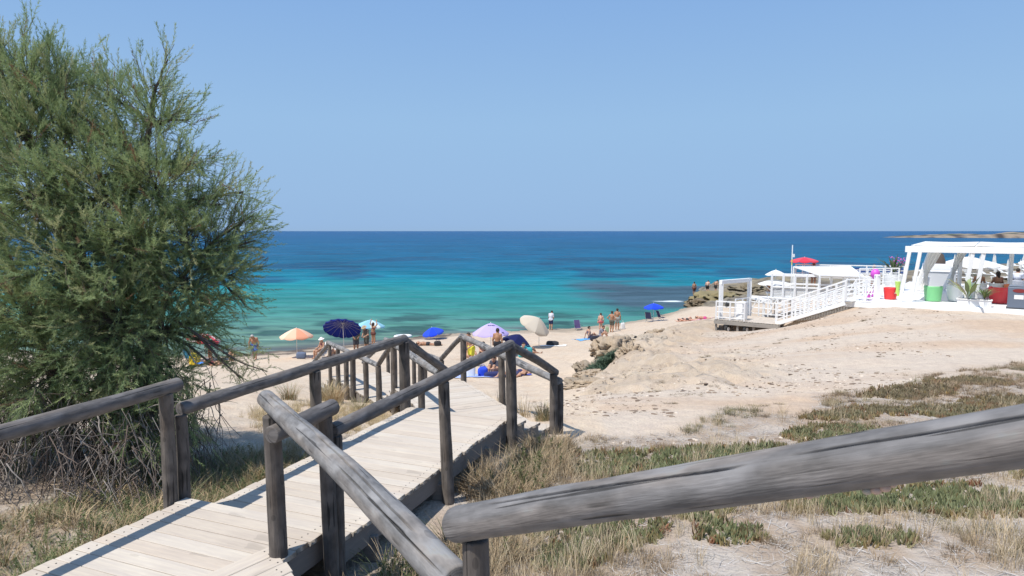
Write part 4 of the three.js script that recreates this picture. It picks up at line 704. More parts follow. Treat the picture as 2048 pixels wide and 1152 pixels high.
{ // loose rocks along the broken rim of the plateau
  const rock = (X, D, w, h, d, label, c, seed, sink = 0.3, turn = 0) => {
    const g = new THREE.IcosahedronGeometry(0.5, 9); g.deleteAttribute('uv'); g.deleteAttribute('normal'); const m = mergeVertices(g), p = m.attributes.position;
    for (let i = 0; i < p.count; i++) { const x = p.getX(i), y = p.getY(i), z = p.getZ(i), n = fbm(x * 3.6 + 5 + z, y * 4.4 + z * 3.6 + 9, seed, 5), q = Math.abs(fbm(x * 5 + z * 4, y * 7 + 3 + z, seed + 3, 4) - 0.5), k = 0.5 + 0.95 * n - 0.4 * smooth(0.10, 0, q) + 0.14 * (noise(x * 19 + z * 8, y * 22 + z * 11, seed + 7) - 0.5); p.setXYZ(i, x * k * w, Math.round(y * k * 9 + 0.3 * n) / 9 * 0.5 * h + y * k * 0.5 * h, z * k * d); }
    m.computeVertexNormals(); const u = new Float32Array(p.count * 2); for (let i = 0; i < p.count; i++) { u[i * 2] = p.getX(i) + p.getZ(i) * 0.5; u[i * 2 + 1] = p.getY(i) + p.getZ(i); } m.setAttribute('uv', new THREE.BufferAttribute(u, 2));
    const o = new THREE.Mesh(m, std(c, { map: T.ground, bumpMap: T.groundBump, bumpScale: 0.05, roughness: 0.95 })); o.name = numbered('rock'); o.position.copy(P(X, D, groundHeight(X, D) + h * (0.5 - sink) - 0.05)); o.rotation.y = turn; o.castShadow = o.receiveShadow = true; tag(o, label, 'rock', 'rocks along the broken rim of the plateau'); scene.add(o);
  };
  const TAN = [0.47, 0.37, 0.26], GREY = [0.36, 0.29, 0.21], PALE = [0.55, 0.46, 0.35];
  rock(4.35, 27.4, 2.2, 1.1, 1.6, 'biggest tan rock of the broken rim, facing the beach', TAN, 801, 0.35, 0.3);
  rock(5.2, 28.6, 2.6, 0.9, 1.8, 'flat layered rock behind the biggest tan rock', PALE, 803, 0.4, 0.1);
  rock(4.55, 24.9, 1.3, 1.0, 1.1, 'undercut rock with a dark hollow beneath, right of the green patch', TAN, 805, 0.3, 1.0);
  rock(3.1, 25.6, 1.2, 0.55, 1.6, 'low brown rock left of the green patch, at the foot of the rim', GREY, 807, 0.3, 0.5);
  rock(3.0, 23.6, 1.5, 0.4, 0.9, 'low flat rock lying on the sand below the rim', TAN, 809, 0.3, 0.2);
  rock(2.15, 19.4, 1.1, 0.55, 1.2, 'grey rounded rock at the near tip of the rim', GREY, 811, 0.35, 0.8);
  rock(2.75, 18.9, 2.4, 0.5, 0.9, 'long shelf of rock with a shadowed lower edge near the tip of the rim', TAN, 813, 0.35, 0.1);
  rock(6.9, 32.5, 2.8, 0.7, 1.6, 'flat pale slab on the rim above the beach chairs', PALE, 815, 0.4, 0.2);
  rock(8.6, 37.0, 2.4, 0.6, 1.4, 'small weathered slab further along the rim', TAN, 817, 0.4, 0.4);
  rock(3.6, 17.6, 1.0, 0.3, 0.6, 'small stone half sunk in the sand near the rim tip', PALE, 819, 0.35, 0.3);
  rock(24.2, 76.0, 7.5, 2.3, 6.0, 'yellowish rock at the water with bathers standing on it', [0.30, 0.25, 0.13], 821, 0.42, 0.3);
  rock(21.2, 74.0, 3.2, 1.3, 3.0, 'darker wet rock on the seaward tip of the yellowish rock', [0.22, 0.17, 0.11], 823, 0.4, 0.9);
  rock(28.5, 79, 6, 2.0, 5, 'brown shore rock behind the yellowish rock', [0.26, 0.22, 0.15], 825, 0.4, 1.3);
  // the green patch of creeping plants in the hollow
  const R = rng(555), list = [[]]; for (let k = 0; k < 420; k++) { const t = R() * 2 - 1, X = 3.75 + 0.75 * t + (R() - 0.5) * 0.4, D = 25.2 + 0.9 * t + (R() - 0.5) * 0.8; list[0].push([place(P(X, D, groundHeight(X, D) - 0.01), tilt(R, 0.6), R() * 6.28, 1.5 + R()), lin(...mix([0.04, 0.075, 0.05], [0.085, 0.13, 0.075], R()))]); }
  stuff('creeping_plants', 'dark green creeping plants in the hollow of the rocky rim', 'plants', [bladeTuft(91, 40, 0.04, 0.12, 0.08, 0.012, 1.2)], M.dry, list);
}

// ---------------------------------------------------------------- people
// A figure is a skeleton of joints (x across, y up, z towards where it faces) with a radius at each; limbs are joined by a smooth union and meshed.
const BASEPOSE = { pelvis: [0, 0.95, 0], chest: [0, 1.27, 0], neck: [0, 1.46, 0], head: [0, 1.62, 0.02], shL: [0.175, 1.41, 0], shR: [-0.175, 1.41, 0], elL: [0.25, 1.14, -0.03], elR: [-0.25, 1.14, -0.03], wrL: [0.26, 0.90, 0.05], wrR: [-0.26, 0.90, 0.05], hipL: [0.09, 0.92, 0], hipR: [-0.09, 0.92, 0], knL: [0.10, 0.50, 0.03], knR: [-0.10, 0.50, 0.03], anL: [0.10, 0.08, -0.02], anR: [-0.10, 0.08, -0.02], toL: [0.12, 0.03, 0.16], toR: [-0.12, 0.03, 0.16] };
const POSES = {
  stand: {},
  walk: { knL: [0.1, 0.52, 0.16], anL: [0.1, 0.10, 0.14], toL: [0.11, 0.04, 0.31], knR: [-0.1, 0.50, -0.02], anR: [-0.1, 0.12, -0.24], toR: [-0.11, 0.03, -0.08], elL: [0.24, 1.14, -0.12], wrL: [0.25, 0.91, -0.08], wrR: [-0.25, 0.92, 0.14] },
  bowed: { chest: [0, 1.25, 0.09], neck: [0, 1.40, 0.20], head: [0, 1.51, 0.31], shL: [0.19, 1.37, 0.12], shR: [-0.19, 1.37, 0.12], elL: [0.30, 1.10, 0.10], elR: [-0.30, 1.10, 0.10], wrL: [0.27, 0.86, 0.18], wrR: [-0.27, 0.86, 0.18], knL: [0.11, 0.52, 0.12], anL: [0.11, 0.09, 0.10], toL: [0.12, 0.03, 0.27], knR: [-0.1, 0.50, 0.0], anR: [-0.1, 0.10, -0.15], toR: [-0.11, 0.03, 0.0] },
  armsUp: { elL: [0.34, 1.62, 0.05], wrL: [0.30, 1.86, 0.10], elR: [-0.32, 1.62, 0.08], wrR: [-0.20, 1.84, 0.16] },
  akimbo: { elL: [0.38, 1.18, -0.06], wrL: [0.18, 1.0, 0.05], elR: [-0.38, 1.18, -0.06], wrR: [-0.18, 1.0, 0.05] },
  lookDown: { chest: [0, 1.26, 0.05], neck: [0, 1.43, 0.11], head: [0, 1.57, 0.19], shL: [0.17, 1.39, 0.06], shR: [-0.17, 1.39, 0.06], elL: [0.24, 1.13, 0.08], wrL: [0.12, 1.0, 0.28], elR: [-0.24, 1.13, 0.08], wrR: [-0.12, 0.98, 0.28] },
  sit: { pelvis: [0, 0.13, 0], chest: [0, 0.46, -0.10], neck: [0, 0.64, -0.12], head: [0, 0.80, -0.08], shL: [0.17, 0.60, -0.12], shR: [-0.17, 0.60, -0.12], elL: [0.25, 0.36, -0.22], elR: [-0.25, 0.36, -0.22], wrL: [0.24, 0.10, -0.30], wrR: [-0.24, 0.10, -0.30], hipL: [0.09, 0.12, 0.02], hipR: [-0.09, 0.12, 0.02], knL: [0.13, 0.36, 0.38], knR: [-0.12, 0.20, 0.44], anL: [0.13, 0.07, 0.66], anR: [-0.12, 0.06, 0.86], toL: [0.14, 0.04, 0.84], toR: [-0.13, 0.20, 0.94] },
  hug: { pelvis: [0, 0.13, 0], chest: [0, 0.46, 0.06], neck: [0, 0.62, 0.13], head: [0, 0.76, 0.21], shL: [0.17, 0.58, 0.09], shR: [-0.17, 0.58, 0.09], elL: [0.24, 0.36, 0.24], elR: [-0.24, 0.36, 0.24], wrL: [0.08, 0.34, 0.46], wrR: [-0.08, 0.34, 0.46], hipL: [0.09, 0.12, 0.02], hipR: [-0.09, 0.12, 0.02], knL: [0.12, 0.46, 0.34], knR: [-0.12, 0.46, 0.34], anL: [0.11, 0.07, 0.50], anR: [-0.11, 0.07, 0.50], toL: [0.12, 0.03, 0.67], toR: [-0.12, 0.03, 0.67] },
  chair: { pelvis: [0, 0.50, 0], chest: [0, 0.82, -0.06], neck: [0, 1.0, -0.06], head: [0, 1.16, -0.02], shL: [0.17, 0.95, -0.06], shR: [-0.17, 0.95, -0.06], elL: [0.25, 0.70, 0.02], elR: [-0.25, 0.70, 0.02], wrL: [0.18, 0.62, 0.24], wrR: [-0.18, 0.62, 0.24], hipL: [0.09, 0.48, 0.02], hipR: [-0.09, 0.48, 0.02], knL: [0.11, 0.50, 0.44], knR: [-0.11, 0.50, 0.44], anL: [0.11, 0.08, 0.46], anR: [-0.11, 0.08, 0.46], toL: [0.12, 0.03, 0.63], toR: [-0.12, 0.03, 0.63] },
  recline: { pelvis: [0, 0.42, 0], chest: [0, 0.62, -0.28], neck: [0, 0.76, -0.42], head: [0, 0.90, -0.48], shL: [0.17, 0.70, -0.38], shR: [-0.17, 0.70, -0.38], elL: [0.28, 0.56, -0.20], elR: [-0.30, 0.82, -0.30], wrL: [0.25, 0.50, 0.05], wrR: [-0.16, 0.96, -0.40], hipL: [0.09, 0.41, 0.02], hipR: [-0.09, 0.41, 0.02], knL: [0.12, 0.66, 0.38], knR: [-0.12, 0.50, 0.45], anL: [0.12, 0.36, 0.66], anR: [-0.12, 0.36, 0.84], toL: [0.12, 0.36, 0.82], toR: [-0.12, 0.50, 0.90] },
  back: { pelvis: [0, 0.12, 0], chest: [0, 0.14, -0.33], neck: [0, 0.13, -0.53], head: [0, 0.14, -0.70], shL: [0.17, 0.12, -0.47], shR: [-0.17, 0.12, -0.47], elL: [0.30, 0.06, -0.26], elR: [-0.30, 0.06, -0.26], wrL: [0.26, 0.05, 0.0], wrR: [-0.26, 0.05, 0.0], hipL: [0.09, 0.11, 0.04], hipR: [-0.09, 0.11, 0.04], knL: [0.11, 0.32, 0.36], knR: [-0.11, 0.12, 0.46], anL: [0.11, 0.06, 0.56], anR: [-0.11, 0.06, 0.88], toL: [0.11, 0.03, 0.73], toR: [-0.14, 0.19, 0.94] },
  prone: { pelvis: [0, 0.12, 0], chest: [0, 0.13, -0.33], neck: [0, 0.16, -0.53], head: [0.02, 0.17, -0.68], shL: [0.17, 0.13, -0.47], shR: [-0.17, 0.13, -0.47], elL: [0.32, 0.06, -0.60], elR: [-0.32, 0.06, -0.60], wrL: [0.12, 0.05, -0.78], wrR: [-0.12, 0.05, -0.78], hipL: [0.09, 0.11, 0.04], hipR: [-0.09, 0.11, 0.04], knL: [0.11, 0.08, 0.46], knR: [-0.11, 0.08, 0.46], anL: [0.12, 0.07, 0.86], anR: [-0.12, 0.07, 0.86], toL: [0.12, 0.04, 1.02], toR: [-0.12, 0.04, 1.02] },
};
const MC = {};
function surface(bones, res) { // bones: [a, b, ra, rb] in metres -> one smooth skin
  const lo = [1e9, 1e9, 1e9], hi = [-1e9, -1e9, -1e9]; for (const [a, b, ra, rb] of bones) for (let k = 0; k < 3; k++) { lo[k] = Math.min(lo[k], a[k] - ra, b[k] - rb); hi[k] = Math.max(hi[k], a[k] + ra, b[k] + rb); }
  const c = lo.map((v, k) => (v + hi[k]) / 2), half = Math.max(...hi.map((v, k) => v - lo[k])) / 2 * 1.08 + 0.05;
  const mc = MC[res] ||= new MarchingCubes(res, new THREE.MeshBasicMaterial(), false, false, 60000); mc.isolation = 0; mc.reset();
  const n = res, sum = new Float32Array(n * n * n), K = 42, cell = half * 2 / n;
  for (const [a, b, ra, rb] of bones) {
    const R = Math.max(ra, rb) + 0.13, g = [0, 1, 2].map(k => [Math.max(0, Math.floor((Math.min(a[k], b[k]) - R - c[k] + half) / cell)), Math.min(n - 1, Math.ceil((Math.max(a[k], b[k]) + R - c[k] + half) / cell))]);
    const u = [b[0] - a[0], b[1] - a[1], b[2] - a[2]], uu = u[0] * u[0] + u[1] * u[1] + u[2] * u[2] || 1e-9;
    for (let z = g[2][0]; z <= g[2][1]; z++) for (let y = g[1][0]; y <= g[1][1]; y++) for (let x = g[0][0]; x <= g[0][1]; x++) {
      const p = [c[0] - half + x * cell - a[0], c[1] - half + y * cell - a[1], c[2] - half + z * cell - a[2]], t = clamp((p[0] * u[0] + p[1] * u[1] + p[2] * u[2]) / uu), d = Math.hypot(p[0] - u[0] * t, p[1] - u[1] * t, p[2] - u[2] * t) - (ra + (rb - ra) * t);
      sum[(z * n + y) * n + x] += Math.exp(-K * d);
    }
  }
  for (let i = 0; i < sum.length; i++) mc.field[i] = sum[i] > 1e-30 ? Math.max(-0.4, Math.log(sum[i]) / K) : -0.4;
  mc.update();
  const m = mc.count, pos = new Float32Array(m * 3); for (let i = 0; i < m; i++) for (let k = 0; k < 3; k++) pos[i * 3 + k] = mc.positionArray[i * 3 + k] * half + c[k];
  let geo = new THREE.BufferGeometry(); geo.setAttribute('position', new THREE.BufferAttribute(pos, 3)); geo = mergeVertices(geo, 1e-4); geo.computeVertexNormals(); return geo;
}
const lerp3 = (a, b, t) => a.map((v, i) => v + (b[i] - v) * t), off3 = (a, x, y, z) => [a[0] + x, a[1] + y, a[2] + z];
function fingers(w, e) { // five unequal, bent fingers leaving the palm
  const d = new THREE.Vector3(w[0] - e[0], w[1] - e[1], w[2] - e[2]).normalize(), s = new THREE.Vector3(0.3, 0.1, 1).cross(d).normalize(), n = new THREE.Vector3().crossVectors(d, s), o = new THREE.Vector3(...w), list = [];
  [[-0.028, 0.062, 1], [-0.01, 0.072, 1], [0.009, 0.068, 1], [0.027, 0.052, 1], [0.036, 0.045, 0]].forEach(([q, l, f]) => { const p0 = o.clone().addScaledVector(d, f ? 0.07 : 0.03).addScaledVector(s, q), p1 = p0.clone().addScaledVector(d, l * 0.55).addScaledVector(n, 0.008).addScaledVector(s, f ? 0 : 0.02), p2 = p1.clone().addScaledVector(d, l * 0.4).addScaledVector(n, 0.02); list.push(tube([p0, p1, p2], [0.010, 0.009, 0.007], 5)); });
  return list;
}
const skinMat = new Map(), clothMat = new Map();
const skinOf = c => { const k = c.join(); if (!skinMat.has(k)) skinMat.set(k, std(c, { roughness: 0.55 })); return skinMat.get(k); };
const clothOf = c => { const k = c.join(); if (!clothMat.has(k)) clothMat.set(k, std(c, { roughness: 0.85 })); return clothMat.get(k); };
const SKIN = { tan: [0.36, 0.185, 0.105], fair: [0.55, 0.33, 0.235], mid: [0.44, 0.245, 0.155], dark: [0.25, 0.125, 0.075] };
function person(label, X, D, { pose = 'stand', turn = 0, height = 1.72, skin = 'mid', hair = [0.03, 0.022, 0.016], trunks, top, hat, dress, y, group, build = 1, res = 72, joints = {} }) {
  const J = { ...BASEPOSE, ...POSES[pose], ...joints }, s = height / 1.75, g = thing('person', label, 'person', P(X, D, y ?? groundHeight(X, D)), group, turn);
  const k = q => J[q].map(v => v * s), w = build;
  const arm = S => [[k('sh' + S), k('el' + S), 0.052 * s * w, 0.040 * s], [k('el' + S), k('wr' + S), 0.041 * s, 0.027 * s], [k('wr' + S), lerp3(k('el' + S), k('wr' + S), 1.33), 0.028 * s, 0.026 * s]];
  const leg = S => [[k('hip' + S), k('kn' + S), 0.087 * s * w, 0.058 * s], [k('kn' + S), lerp3(k('kn' + S), k('an' + S), 0.35), 0.056 * s, 0.055 * s], [lerp3(k('kn' + S), k('an' + S), 0.35), k('an' + S), 0.055 * s, 0.037 * s], [k('an' + S), k('to' + S), 0.04 * s, 0.027 * s]];
  const hd = k('head'), nk = k('neck'), up = new THREE.Vector3(hd[0] - nk[0], hd[1] - nk[1], hd[2] - nk[2]).normalize();
  const face = new THREE.Vector3(0, 0, 1).addScaledVector(up, -up.z); if (face.lengthSq() < 0.05) face.set(0, 1, 0); face.normalize(); const across = new THREE.Vector3().crossVectors(up, face);
  const hp = (a, b, c) => [hd[0] + (across.x * a + up.x * b + face.x * c) * s, hd[1] + (across.y * a + up.y * b + face.y * c) * s, hd[2] + (across.z * a + up.z * b + face.z * c) * s];
  const bones = [[k('pelvis'), k('chest'), 0.125 * s * w, 0.135 * s * w], [k('chest'), lerp3(k('shL'), k('shR'), 0.5), 0.135 * s * w, 0.09 * s], [k('shL'), k('shR'), 0.062 * s, 0.062 * s], [k('hipL'), k('hipR'), 0.105 * s * w, 0.105 * s * w], [lerp3(k('shL'), k('shR'), 0.5), lerp3(nk, hd, 0.5), 0.058 * s, 0.052 * s],
    [hp(0, -0.025, 0.025), hp(0, 0.045, 0), 0.068 * s, 0.088 * s], [hp(0, -0.07, 0.045), hp(0, -0.05, 0.04), 0.04 * s, 0.04 * s], [hp(0, 0.0, 0.095), hp(0, -0.025, 0.108), 0.010 * s, 0.016 * s], [hp(0.085, 0, 0), hp(0.085, -0.02, 0), 0.018 * s, 0.014 * s], [hp(-0.085, 0, 0), hp(-0.085, -0.02, 0), 0.018 * s, 0.014 * s], ...arm('L'), ...arm('R'), ...leg('L'), ...leg('R')];
  const skinGeo = surface(bones, res); skinGeo.setAttribute('uv', new THREE.Float32BufferAttribute(new Float32Array(skinGeo.attributes.position.count * 2), 2));
  part('body', merge([skinGeo, ...fingers(k('wrL'), k('elL')), ...fingers(k('wrR'), k('elR'))]), skinOf(SKIN[skin]), g);
  part('eyes', merge([-1, 1].map(q => new THREE.SphereGeometry(0.011 * s, 6, 5).translate(...hp(q * 0.033, 0.015, 0.083)))), clothOf([0.02, 0.016, 0.014]), g);
  if (hair) part('hair', surface([[hp(0, 0.05, -0.015), hp(0, 0.02, -0.04), 0.096 * s, 0.088 * s], ...(Array.isArray(hair[3]) ? [] : []), ...(hair.length > 3 ? [[hp(0, 0, -0.06), hp(0, -0.18, -0.06), 0.075 * s, 0.05 * s]] : [])], 32), clothOf(hair.slice(0, 3)), g);
  if (trunks) { const f = 0.55, q = 0.02 * s; part('shorts', surface([[k('hipL'), k('hipR'), 0.105 * s * w + q, 0.105 * s * w + q], [lerp3(k('pelvis'), k('chest'), 0.12), k('pelvis'), 0.125 * s * w + q * 0.8, 0.12 * s * w + q], ...['L', 'R'].map(S => [k('hip' + S), lerp3(k('hip' + S), k('kn' + S), trunks[3] ?? f), 0.09 * s * w + q, 0.082 * s + q])], 40), clothOf(trunks.slice(0, 3)), g); }
  if (top) part('top', surface([[lerp3(k('chest'), k('neck'), 0.15), lerp3(k('chest'), k('neck'), 0.3), 0.137 * s * w + 0.012, 0.12 * s * w + 0.012], [off3(lerp3(k('chest'), k('neck'), 0.2), 0.09 * s, 0, 0), off3(lerp3(k('chest'), k('neck'), 0.2), -0.09 * s, 0, 0), 0.09 * s, 0.09 * s]], 32), clothOf(top), g);
  if (dress) part('shirt', surface([[k('pelvis'), k('chest'), 0.14 * s * w + 0.015, 0.145 * s * w + 0.015], [k('chest'), lerp3(k('shL'), k('shR'), 0.5), 0.145 * s * w + 0.015, 0.1 * s], [k('shL'), k('shR'), 0.078 * s, 0.078 * s], [k('hipL'), k('hipR'), 0.12 * s * w + 0.015, 0.12 * s * w + 0.015], ...['L', 'R'].map(S => [k('sh' + S), lerp3(k('sh' + S), k('el' + S), 0.7), 0.068 * s, 0.062 * s])], 48), clothOf(dress), g);
  if (hat) { const pts = [[0.001, 0.10], [0.06, 0.098], [0.095, 0.07], [0.104, 0.02], [0.165, 0.0], [0.19, -0.012], [0.19, -0.018], [0.1, 0.008]].map(p => new THREE.Vector2(p[0] * s, p[1] * s)), h = new THREE.LatheGeometry(pts, 20); h.applyQuaternion(new THREE.Quaternion().setFromUnitVectors(new THREE.Vector3(0, 1, 0), up)).translate(...hp(0, 0.065, 0)); part('hat', h, clothOf(hat), g); }
  return g;
}

// ---------------------------------------------------------------- on the beach
const HALF = Math.PI;
M.pole = std([0.72, 0.72, 0.70], { roughness: 0.4, metalness: 0.3 }); M.steel = std([0.5, 0.5, 0.5], { roughness: 0.35, metalness: 0.8 });
M.white = std([0.80, 0.80, 0.79], { roughness: 0.55 }); M.whiteCloth = new THREE.MeshPhysicalMaterial({ color: lin(0.8, 0.79, 0.75), roughness: 0.95, transmission: 0.25, thickness: 0, side: THREE.DoubleSide });
const cloth = c => new THREE.MeshPhysicalMaterial({ color: lin(...c), roughness: 0.95, transmission: 0.22, thickness: 0, specularIntensity: 0.3, side: THREE.DoubleSide });
// parasol: canopy of gores between ribs with a scalloped valance; the pole may lean, and the head may be tilted on it
function parasol(label, X, D, { r = 1.0, h = 2.0, colors, tiltX = 0, tiltZ = 0, turn = 0, ribs = 8, drop = 0.34, valance = 0.10, y, lean = 0, group = 'parasols on the beach', print, vent }) {
  const g = thing('parasol', label, 'parasol', P(X, D, y ?? groundHeight(X, D) - 0.05), group, turn);
  const top = new THREE.Vector3(lean, h, 0); part('pole', tube([new THREE.Vector3(0, 0, 0), top.clone().multiplyScalar(0.5), top], 0.018, 8), M.pole, g);
  const head = new THREE.Group(); head.name = 'canopy'; head.position.copy(top); head.rotation.set(tiltX, 0, tiltZ); g.add(head);
  const gore = (a0, a1, mat) => { // fabric sags a little between the ribs
    const nu = 6, nv = 8, pos = [], idx = []; for (let j = 0; j <= nv + 1; j++) for (let i = 0; i <= nu; i++) { const t = Math.min(j / nv, 1), u = i / nu, a = a0 + (a1 - a0) * u, sag = Math.sin(u * Math.PI), rr = r * t * (1 - 0.035 * sag * t), yy = -drop * Math.pow(t, 1.45) - 0.05 * r * sag * t * t * 0.6 - (j > nv ? valance * (1 - 0.45 * (1 - sag)) : 0); pos.push(Math.cos(a) * rr, yy, Math.sin(a) * rr); }
    for (let j = 0; j <= nv; j++) for (let i = 0; i < nu; i++) { const q = j * (nu + 1) + i; idx.push(q, q + 1, q + nu + 1, q + 1, q + nu + 2, q + nu + 1); } return geoFrom(pos, idx);
  };
  const mats = colors.map(cloth); for (let k = 0; k < ribs; k++) part('panel', gore(k / ribs * 6.2832, (k + 1) / ribs * 6.2832, 0), mats[k % mats.length], head);
  const rb = []; for (let k = 0; k < ribs; k++) { const a = k / ribs * 6.2832, pts = [0, 0.5, 1].map(t => new THREE.Vector3(Math.cos(a) * r * t, -drop * Math.pow(t, 1.45) - 0.015, Math.sin(a) * r * t)); rb.push(tube(pts, 0.006, 5)); rb.push(tube([new THREE.Vector3(0, -drop * 0.95, 0), new THREE.Vector3(Math.cos(a) * r * 0.5, -drop * 0.38 - 0.02, Math.sin(a) * r * 0.5)], 0.004, 4)); }
  part('ribs', merge(rb), M.steel, head); part('finial', new THREE.SphereGeometry(0.028, 10, 8).translate(0, 0.03, 0), M.pole, head);
  if (vent) part('vent_cap', new THREE.ConeGeometry(r * 0.3, 0.1, 16, 1, true).translate(0, 0.05, 0), mats[0], head);
  if (print) part('print', merge(print.map(([a, q, w]) => new THREE.BoxGeometry(w, 0.008, 0.09).translate(0, -drop * Math.pow(q, 1.45) + 0.012, r * q).rotateY(a))), clothOf([0.03, 0.03, 0.12]), head);
  return g;
}
const NAVY = [0.012, 0.022, 0.17], BLUE = [0.02, 0.07, 0.72], OR1 = [0.86, 0.52, 0.36], OR2 = [0.80, 0.36, 0.22];
parasol('peach and orange parasol on the left part of the beach', -13.6, 40.6, { r: 1.02, h: 1.92, colors: [OR1, OR2, OR1, [0.9, 0.62, 0.46]], drop: 0.5, turn: 0.3 });
parasol('large dark navy parasol tilted so its ribs show', -10.35, 39.6, { r: 1.15, h: 2.15, colors: [NAVY], tiltX: -0.66, tiltZ: 0.05, ribs: 16, drop: 0.34, valance: 0.09, lean: -0.05 });
parasol('pale turquoise and white parasol near the water', -10.4, 47.5, { r: 1.05, h: 1.92, colors: [[0.30, 0.60, 0.72], [0.70, 0.82, 0.82], [0.25, 0.52, 0.70]], drop: 0.42, turn: 0.2, tiltZ: -0.06 });
parasol('small bright blue parasol tilted low beside the water', -6.3, 49.5, { r: 0.85, h: 0.95, colors: [BLUE, [0.03, 0.09, 0.6]], tiltZ: 0.22, drop: 0.42, turn: 0.5, lean: 0.15 });
parasol('lilac parasol with small dark prints near its top', -1.22, 37, { r: 1.05, h: 1.95, colors: [[0.50, 0.42, 0.78], [0.54, 0.46, 0.80]], drop: 0.58, valance: 0.08, print: [[-0.4, 0.28, 0.08], [-0.05, 0.28, 0.08], [0.3, 0.28, 0.08], [0.6, 0.3, 0.08], [0.9, 0.85, 0.16]] });
parasol('dark navy parasol with a pale rim, tilted low over its owners', 0.45, 38.2, { r: 0.9, h: 1.2, colors: [[0.015, 0.02, 0.10], [0.012, 0.018, 0.085]], tiltZ: -0.30, tiltX: -0.1, drop: 0.5, valance: 0.12, turn: -0.2 });
parasol('large beige parasol tilted sideways on the open sand', 1.72, 41, { r: 1.05, h: 1.95, colors: [[0.62, 0.55, 0.45], [0.58, 0.51, 0.41]], tiltX: 0.30, tiltZ: -0.50, drop: 0.55, valance: 0.12 });
parasol('bright blue parasol over the two folding chairs at the water', 12.85, 58.6, { r: 0.9, h: 1.65, colors: [BLUE, [0.025, 0.085, 0.8]], drop: 0.34, turn: 0.4, tiltZ: 0.05 });
parasol('red and white striped parasol seen through the branches of the tree', -19.4, 40.6, { r: 1.0, h: 1.75, colors: [[0.72, 0.10, 0.12], [0.75, 0.45, 0.45], [0.62, 0.06, 0.09], [0.8, 0.62, 0.6]], drop: 0.36, ribs: 12, tiltZ: -0.2 });

function towel(label, X, D, w, l, turn, c, stripes) { // a creased cloth on the sand, following the ground
  const n = 10, m = 16, pos = [], idx = [], cs = Math.cos(turn), sn = Math.sin(turn), y0 = groundHeight(X, D);
  for (let j = 0; j <= m; j++) for (let i = 0; i <= n; i++) { const x = (i / n - 0.5) * w, z = (j / m - 0.5) * l, xx = x * cs + z * sn, zz = -x * sn + z * cs; pos.push(xx, groundHeight(X + xx, D - zz) - y0 + 0.02 + 0.018 * fbm(x * 6 + X, z * 6 + D, 7, 2), zz); }
  const col = []; for (let j = 0; j <= m; j++) for (let i = 0; i <= n; i++) col.push(...(stripes && Math.floor(j / m * 8) % 2 ? stripes : c));
  for (let j = 0; j < m; j++) for (let i = 0; i < n; i++) { const q = j * (n + 1) + i; idx.push(q, q + n + 1, q + 1, q + 1, q + n + 1, q + n + 2); }
  const o = new THREE.Mesh(geoFrom(pos, idx, null, col), std([1, 1, 1], { vertexColors: true, roughness: 0.95 })); o.name = numbered('beach_towel'); o.position.copy(P(X, D, y0)); o.castShadow = o.receiveShadow = true; tag(o, label, 'towel', 'towels on the beach'); scene.add(o);
}
function bag(label, X, D, w, h, d, c, turn = 0, strap = true) { // a soft bag slumped on the sand, with a handle
  const g = thing('beach_bag', label, 'bag', P(X, D, groundHeight(X, D) - 0.02), 'bags on the beach', turn), s = new THREE.SphereGeometry(0.5, 20, 14), p = s.attributes.position;
  for (let i = 0; i < p.count; i++) { let x = p.getX(i), y = p.getY(i), z = p.getZ(i); const k = 1 + 0.12 * (noise(x * 5 + X, y * 5 + z * 4 + D, 3) - 0.5), e = t => Math.sign(t) * Math.pow(Math.abs(t) * 2, 0.55) / 2; p.setXYZ(i, e(x) * w * k, (e(y) + 0.5) * h * k, e(z) * d * k * (1 - 0.35 * (y + 0.5))); }
  s.computeVertexNormals(); part('bag_body', s, clothOf(c), g);
  if (strap) part('handle', tube(Array.from({ length: 9 }, (_, i) => { const a = i / 8 * Math.PI; return new THREE.Vector3(Math.cos(a) * w * 0.25, h * 0.92 + Math.sin(a) * h * 0.35, 0); }), 0.012, 5), clothOf(c.map(v => v * 0.7)), g);
}
function foldingChair(label, X, D, turn, c, low = false) { // tube frame, slung seat and back
  const g = thing('folding_chair', label, 'chair', P(X, D, groundHeight(X, D)), 'folding chairs on the beach', turn), sh = low ? 0.22 : 0.32, v = (x, y, z) => new THREE.Vector3(x, y, z);
  for (const s of [-1, 1]) { part('leg', tube([v(s * 0.27, 0, 0.28), v(s * 0.27, sh + 0.03, -0.22)], 0.013, 6), M.steel, g); part('leg', tube([v(s * 0.27, 0, -0.26), v(s * 0.27, sh, 0.25)], 0.013, 6), M.steel, g); part('back_tube', tube([v(s * 0.27, sh, -0.18), v(s * 0.26, sh + 0.62, -0.44)], 0.013, 6), M.steel, g); part('armrest', box(s * 0.29 - 0.025, s * 0.29 + 0.025, sh + 0.2, sh + 0.225, -0.30, 0.22), clothOf([0.04, 0.04, 0.06]), g); }
  const sling = (a, b, sag) => { const pos = [], idx = []; for (let j = 0; j <= 6; j++) for (let i = 0; i <= 4; i++) { const t = j / 6, p = a.clone().lerp(b, t); pos.push((i / 4 - 0.5) * 0.52, p.y - sag * Math.sin(t * Math.PI), p.z); } for (let j = 0; j < 6; j++) for (let i = 0; i < 4; i++) { const q = j * 5 + i; idx.push(q, q + 1, q + 5, q + 1, q + 6, q + 5); } return geoFrom(pos, idx); };
  part('seat', sling(v(0, sh, 0.26), v(0, sh, -0.18), 0.04), clothOf(c), g); part('backrest', sling(v(0, sh, -0.19), v(0, sh + 0.62, -0.45), -0.02), clothOf(c), g);
  return g;
}
foldingChair('left of the two dark blue folding chairs under the bright blue parasol', 12.35, 58, 2.6, [0.035, 0.045, 0.12]);
foldingChair('right of the two dark blue folding chairs, leaning back beside the bright blue parasol', 13.5, 58.3, 1.9, [0.035, 0.045, 0.12]);
